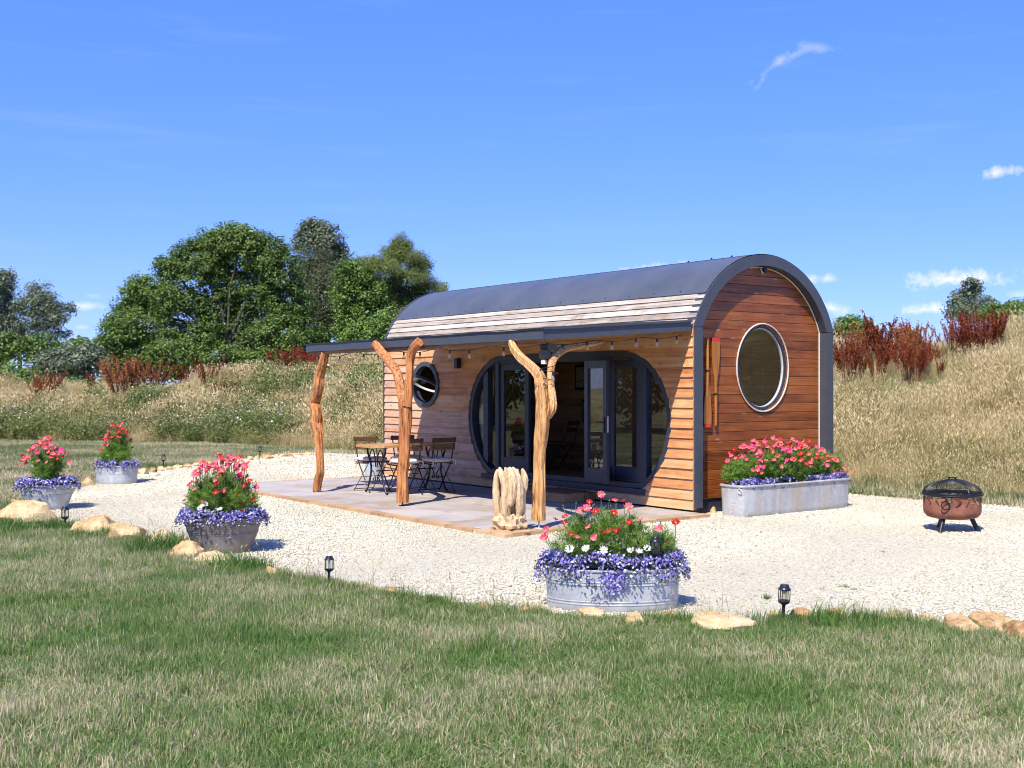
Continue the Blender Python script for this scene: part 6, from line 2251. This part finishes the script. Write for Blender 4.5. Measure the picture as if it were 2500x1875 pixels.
# ------------------------------------------------------------------ edging rocks
def rock_mesh(seed, a, b, c):
    r = np.random.default_rng(seed)
    nu, nv = 30, 18
    cuts = []
    for k in range(11):
        d = r.normal(size=3); d /= np.linalg.norm(d); cuts.append((Vector(d), r.uniform(.5, .85)))
    m = MB(); vs, fs = [], []
    for j in range(nv + 1):
        ph = math.pi * j / nv
        for i in range(nu):
            t = 2 * math.pi * i / nu
            d = Vector((math.sin(ph) * math.cos(t), math.sin(ph) * math.sin(t), math.cos(ph)))
            q = 1.0
            for cd, cr in cuts:
                dd = d.dot(cd)
                if dd > .05: q = min(q, cr / dd)
            q *= 1.12 + .16 * mnoise.noise(d * 2.2 + Vector((seed * 1.3, 0, 0))) + .10 * mnoise.noise(d * 5 + Vector((0, seed, 0))) + .06 * mnoise.noise(d * 12 + Vector((0, seed, 3)))
            vs.append((d.x * q * a, d.y * q * b, d.z * q * c))
    for j in range(nv):
        for i in range(nu):
            l = (i + 1) % nu
            fs.append((j * nu + i, j * nu + nu + i, j * nu + nu + l, j * nu + l))
    m.add(vs, fs)
    me = m.mesh('rock', 22); me.materials.append(MT['rock'])
    return me


def rock(x0, x1, y0_, y1_, label, group=None, depth=None, seed=[0]):
    """bounding box of a rock in photo pixels; it stands on the ground at its lower edge"""
    seed[0] += 1
    g = G((x0 + x1) / 2, y1_)
    k = g.y / 2800
    a = (x1 - x0) / 2 * k * 1.02
    b = depth or min(a * .85, .16)
    cz = max(.045, (y1_ - y0_) * k * .92)
    g.y += b * .55
    g.x = ((x0 + x1) / 2 - 1250) / 2800 * g.y
    me = rock_mesh(seed[0] * 7 + 1, a, b, cz * .78)
    o = link('edging_rock', me, None, None, (g.x, g.y, cz * (.16 if y1_ < 1300 and y1_ > 1200 else .26 if x0 < 640 else .16)), (0, 0, random.uniform(-.25, .25)))
    return tag(o, label, 'rock', group)


rock(3, 137, 1222, 1290, 'biggest tan boulder at the left edge, in front of the flared tub', None, .30)
rock(20, 60, 1218, 1236, 'small rock tucked behind the big left boulder')
rock(180, 287, 1262, 1308, 'broad flat-topped tan rock right of the left lanterns', None, .25)
rock(256, 359, 1272, 1323, 'angular tan rock with a steep right face, third along the edging', None, .22)
rock(346, 424, 1298, 1345, 'pale rock between the angular rock and the brown tub', None, .2)
rock(408, 492, 1324, 1366, 'rounded orange rock at the left foot of the brown tub')
rock(474, 607, 1350, 1390, 'long low sandstone in front of the brown tub')
rock(645, 689, 1378, 1410, 'small blocky rock right of the brown tub')
rock(194, 236, 1164, 1186, 'orange rock at the left of the farthest tub')
rock(178, 200, 1184, 1196, 'tiny rock behind the left flared tub')
GN = 'small stones edging the far lawn'
LN = 'small tan stone in the curved row between far lawn and gravel'
for (a, b, c, d) in ((338, 366, 1143, 1160), (362, 384, 1142, 1156), (384, 402, 1139, 1152), (402, 424, 1134, 1149), (424, 446, 1131, 1146), (446, 470, 1129, 1143), (470, 492, 1126, 1140), (496, 520, 1126, 1138), (524, 548, 1123, 1135), (550, 574, 1119, 1132), (574, 600, 1117, 1130), (600, 618, 1114, 1126), (616, 634, 1112, 1124)):
    rock(a, b, c, d, LN, GN)
GN2 = 'larger stones at the far gravel edge'
LN2 = 'larger tan stone at the far gravel edge left of the first post'
for (a, b, c, d) in ((634, 665, 1108, 1122), (665, 684, 1106, 1117), (685, 724, 1103, 1117), (723, 743, 1104, 1114), (743, 766, 1102, 1112)):
    rock(a, b, c, d, LN2, GN2)
GN3 = 'half-buried stones along the front lawn edge'
LN3 = 'half-buried tan stone in the grass along the front lawn edge'
for (a, b, c, d) in ((893, 918, 1424, 1440), (935, 972, 1432, 1450), (716, 745, 1404, 1418), (1153, 1202, 1474, 1494), (1268, 1314, 1474, 1498), (1357, 1385, 1474, 1490)):
    rock(a, b, c, d, LN3, GN3)
rock(1406, 1475, 1482, 1512, 'yellow rounded stone under the front of the big oval tub')
rock(1524, 1576, 1486, 1528, 'upright brownish stone before the right half of the oval tub')
rock(1594, 1655, 1488, 1514, 'domed yellow stone at the right foot of the oval tub')
rock(1698, 1850, 1488, 1536, 'long pale yellow slab rock left of the right lantern', None, .18)
rock(1868, 1905, 1490, 1512, 'small orange stone behind the right lantern stake')
GN4 = 'stones right of the right lantern'
LN4 = 'tan stone between the right lantern and the big right-hand slabs'
for (a, b, c, d) in ((1930, 1992, 1484, 1512), (2020, 2072, 1484, 1512), (2088, 2126, 1492, 1512), (2128, 2215, 1490, 1518), (2230, 2282, 1495, 1522)):
    rock(a, b, c, d, LN4, GN4)
rock(2312, 2398, 1502, 1548, 'large flat tan slab rock, second from the right edge', None, .2)
rock(2385, 2490, 1492, 1545, 'large folded sandstone at the right end of the edging', None, .22)
rock(2460, 2540, 1525, 1566, 'brown rock cut by the right edge of the picture', None, .2)
o = rock(1733, 1752, 1237, 1256, 'lone tan stone between the cabin corner and the trough')

# ------------------------------------------------------------------ fire pit
fp = empty('fire_pit', (5.02, 13.08, 0), R(-10), 'rusty round fire pit with flame cut-outs and black mesh lid', 'fire pit')
RB, Z0, ZF, Z1 = .312, .155, .305, .425
m = MB()
m.lathe([(0, Z0), (.20, Z0 + .002), (.27, Z0 + .02), (.302, Z0 + .055), (RB, Z0 + .09), (RB, ZF)], 60)
m.lathe([(RB - .006, ZF), (RB - .006, Z0 + .09), (.296, Z0 + .06), (.26, Z0 + .026), (0, Z0 + .01)], 60)
m.build('bowl', MT['rust'], fp, 40)
m = MB()
NC, NZ = 180, 10
for i in range(NC):
    t0 = 2 * math.pi * i / NC; t1 = 2 * math.pi * (i + 1) / NC
    tc_ = (t0 + t1) / 2
    for j in range(NZ):
        q = (j + .5) / NZ
        sway = tc_ + .09 * math.sin(q * 5 + 3 * math.sin(tc_ * 3))
        f_ = math.sin(sway * 17) + .6 * math.sin(sway * 29 + 1.3) + .35 * math.sin(sway * 43)
        if f_ > -0.9 + 1.45 * q or q > .93:
            z0_ = ZF + (Z1 - ZF) * j / NZ; z1_ = ZF + (Z1 - ZF) * (j + 1) / NZ
            A_ = [(RB * math.cos(t), RB * math.sin(t), z_) for t, z_ in ((t0, z0_), (t1, z0_), (t1, z1_), (t0, z1_))]
            B_ = [((RB - .004) * math.cos(t), (RB - .004) * math.sin(t), z_) for t, z_ in ((t0, z0_), (t1, z0_), (t1, z1_), (t0, z1_))]
            m.add(A_, [(0, 1, 2, 3)]); m.add(B_, [(3, 2, 1, 0)])
m.build('flame_band', MT['rust'], fp)
m = MB(); m.lathe([(RB - .01, Z1 - .012), (RB + .008, Z1 - .012), (RB + .022, Z1 + .002), (RB + .02, Z1 + .010), (RB - .015, Z1 + .012), (RB - .01, Z1 - .012)], 60); m.build('rim', MT['iron'], fp, 40)
m = MB()
ND, NV = 84, 15
vs = []
for j in range(NV + 1):
    ph = (math.pi / 2) * j / NV
    for i in range(ND):
        a = 2 * math.pi * i / ND
        vs.append(((RB + .008) * math.cos(ph) * math.cos(a), (RB + .008) * math.cos(ph) * math.sin(a), Z1 + .016 + .150 * math.sin(ph)))
fs = [(j * ND + i, j * ND + (i + 1) % ND, (j + 1) * ND + (i + 1) % ND, (j + 1) * ND + i) for j in range(NV - 1) for i in range(ND)]
m.add(vs, fs)
lid = m.build('mesh_lid', MT['iron'], fp)
wm = lid.modifiers.new('wires', 'WIREFRAME'); wm.thickness = .0038; wm.use_replace = True
for a in (0.4, 0.4 + math.pi / 2):
    m = MB(); m.tube([((RB + .01) * math.cos(t) * math.cos(a), (RB + .01) * math.cos(t) * math.sin(a), Z1 + .018 + .152 * math.sin(t)) for t in np.linspace(0, math.pi, 25)], .009, 6, False, .4); m.build('lid_strap', MT['iron'], lid, 60)
m = MB(); hoop(m, RB + .008, RB + .008, Z1 + .02, .011); m.build('lid_ring', MT['iron'], lid, 60)
m = MB()
for s_ in (-1, 1): m.box((s_ * .035 - .011, -.008, Z1 + .16), (s_ * .035 + .011, .008, Z1 + .20))
m.tube([(-.035, 0, Z1 + .195), (.035, 0, Z1 + .195)], .006, 6); m.build('lid_handle', MT['iron'], lid)
for a in (R(232), R(345), R(110)):
    m = MB(); m.tube([(.20 * math.cos(a), .20 * math.sin(a), Z0 + .02), (.285 * math.cos(a), .285 * math.sin(a), .004)], .026, 12); m.build('leg', MT['iron'], fp, 40)
m = MB(); m.tube([(-.13 + .045 * math.cos(t), -RB - .0, .325 + .045 * math.sin(t)) for t in np.linspace(0, 6.28, 17)], .007, 6, False); m.build('ring_handle', MT['iron'], fp, 60)
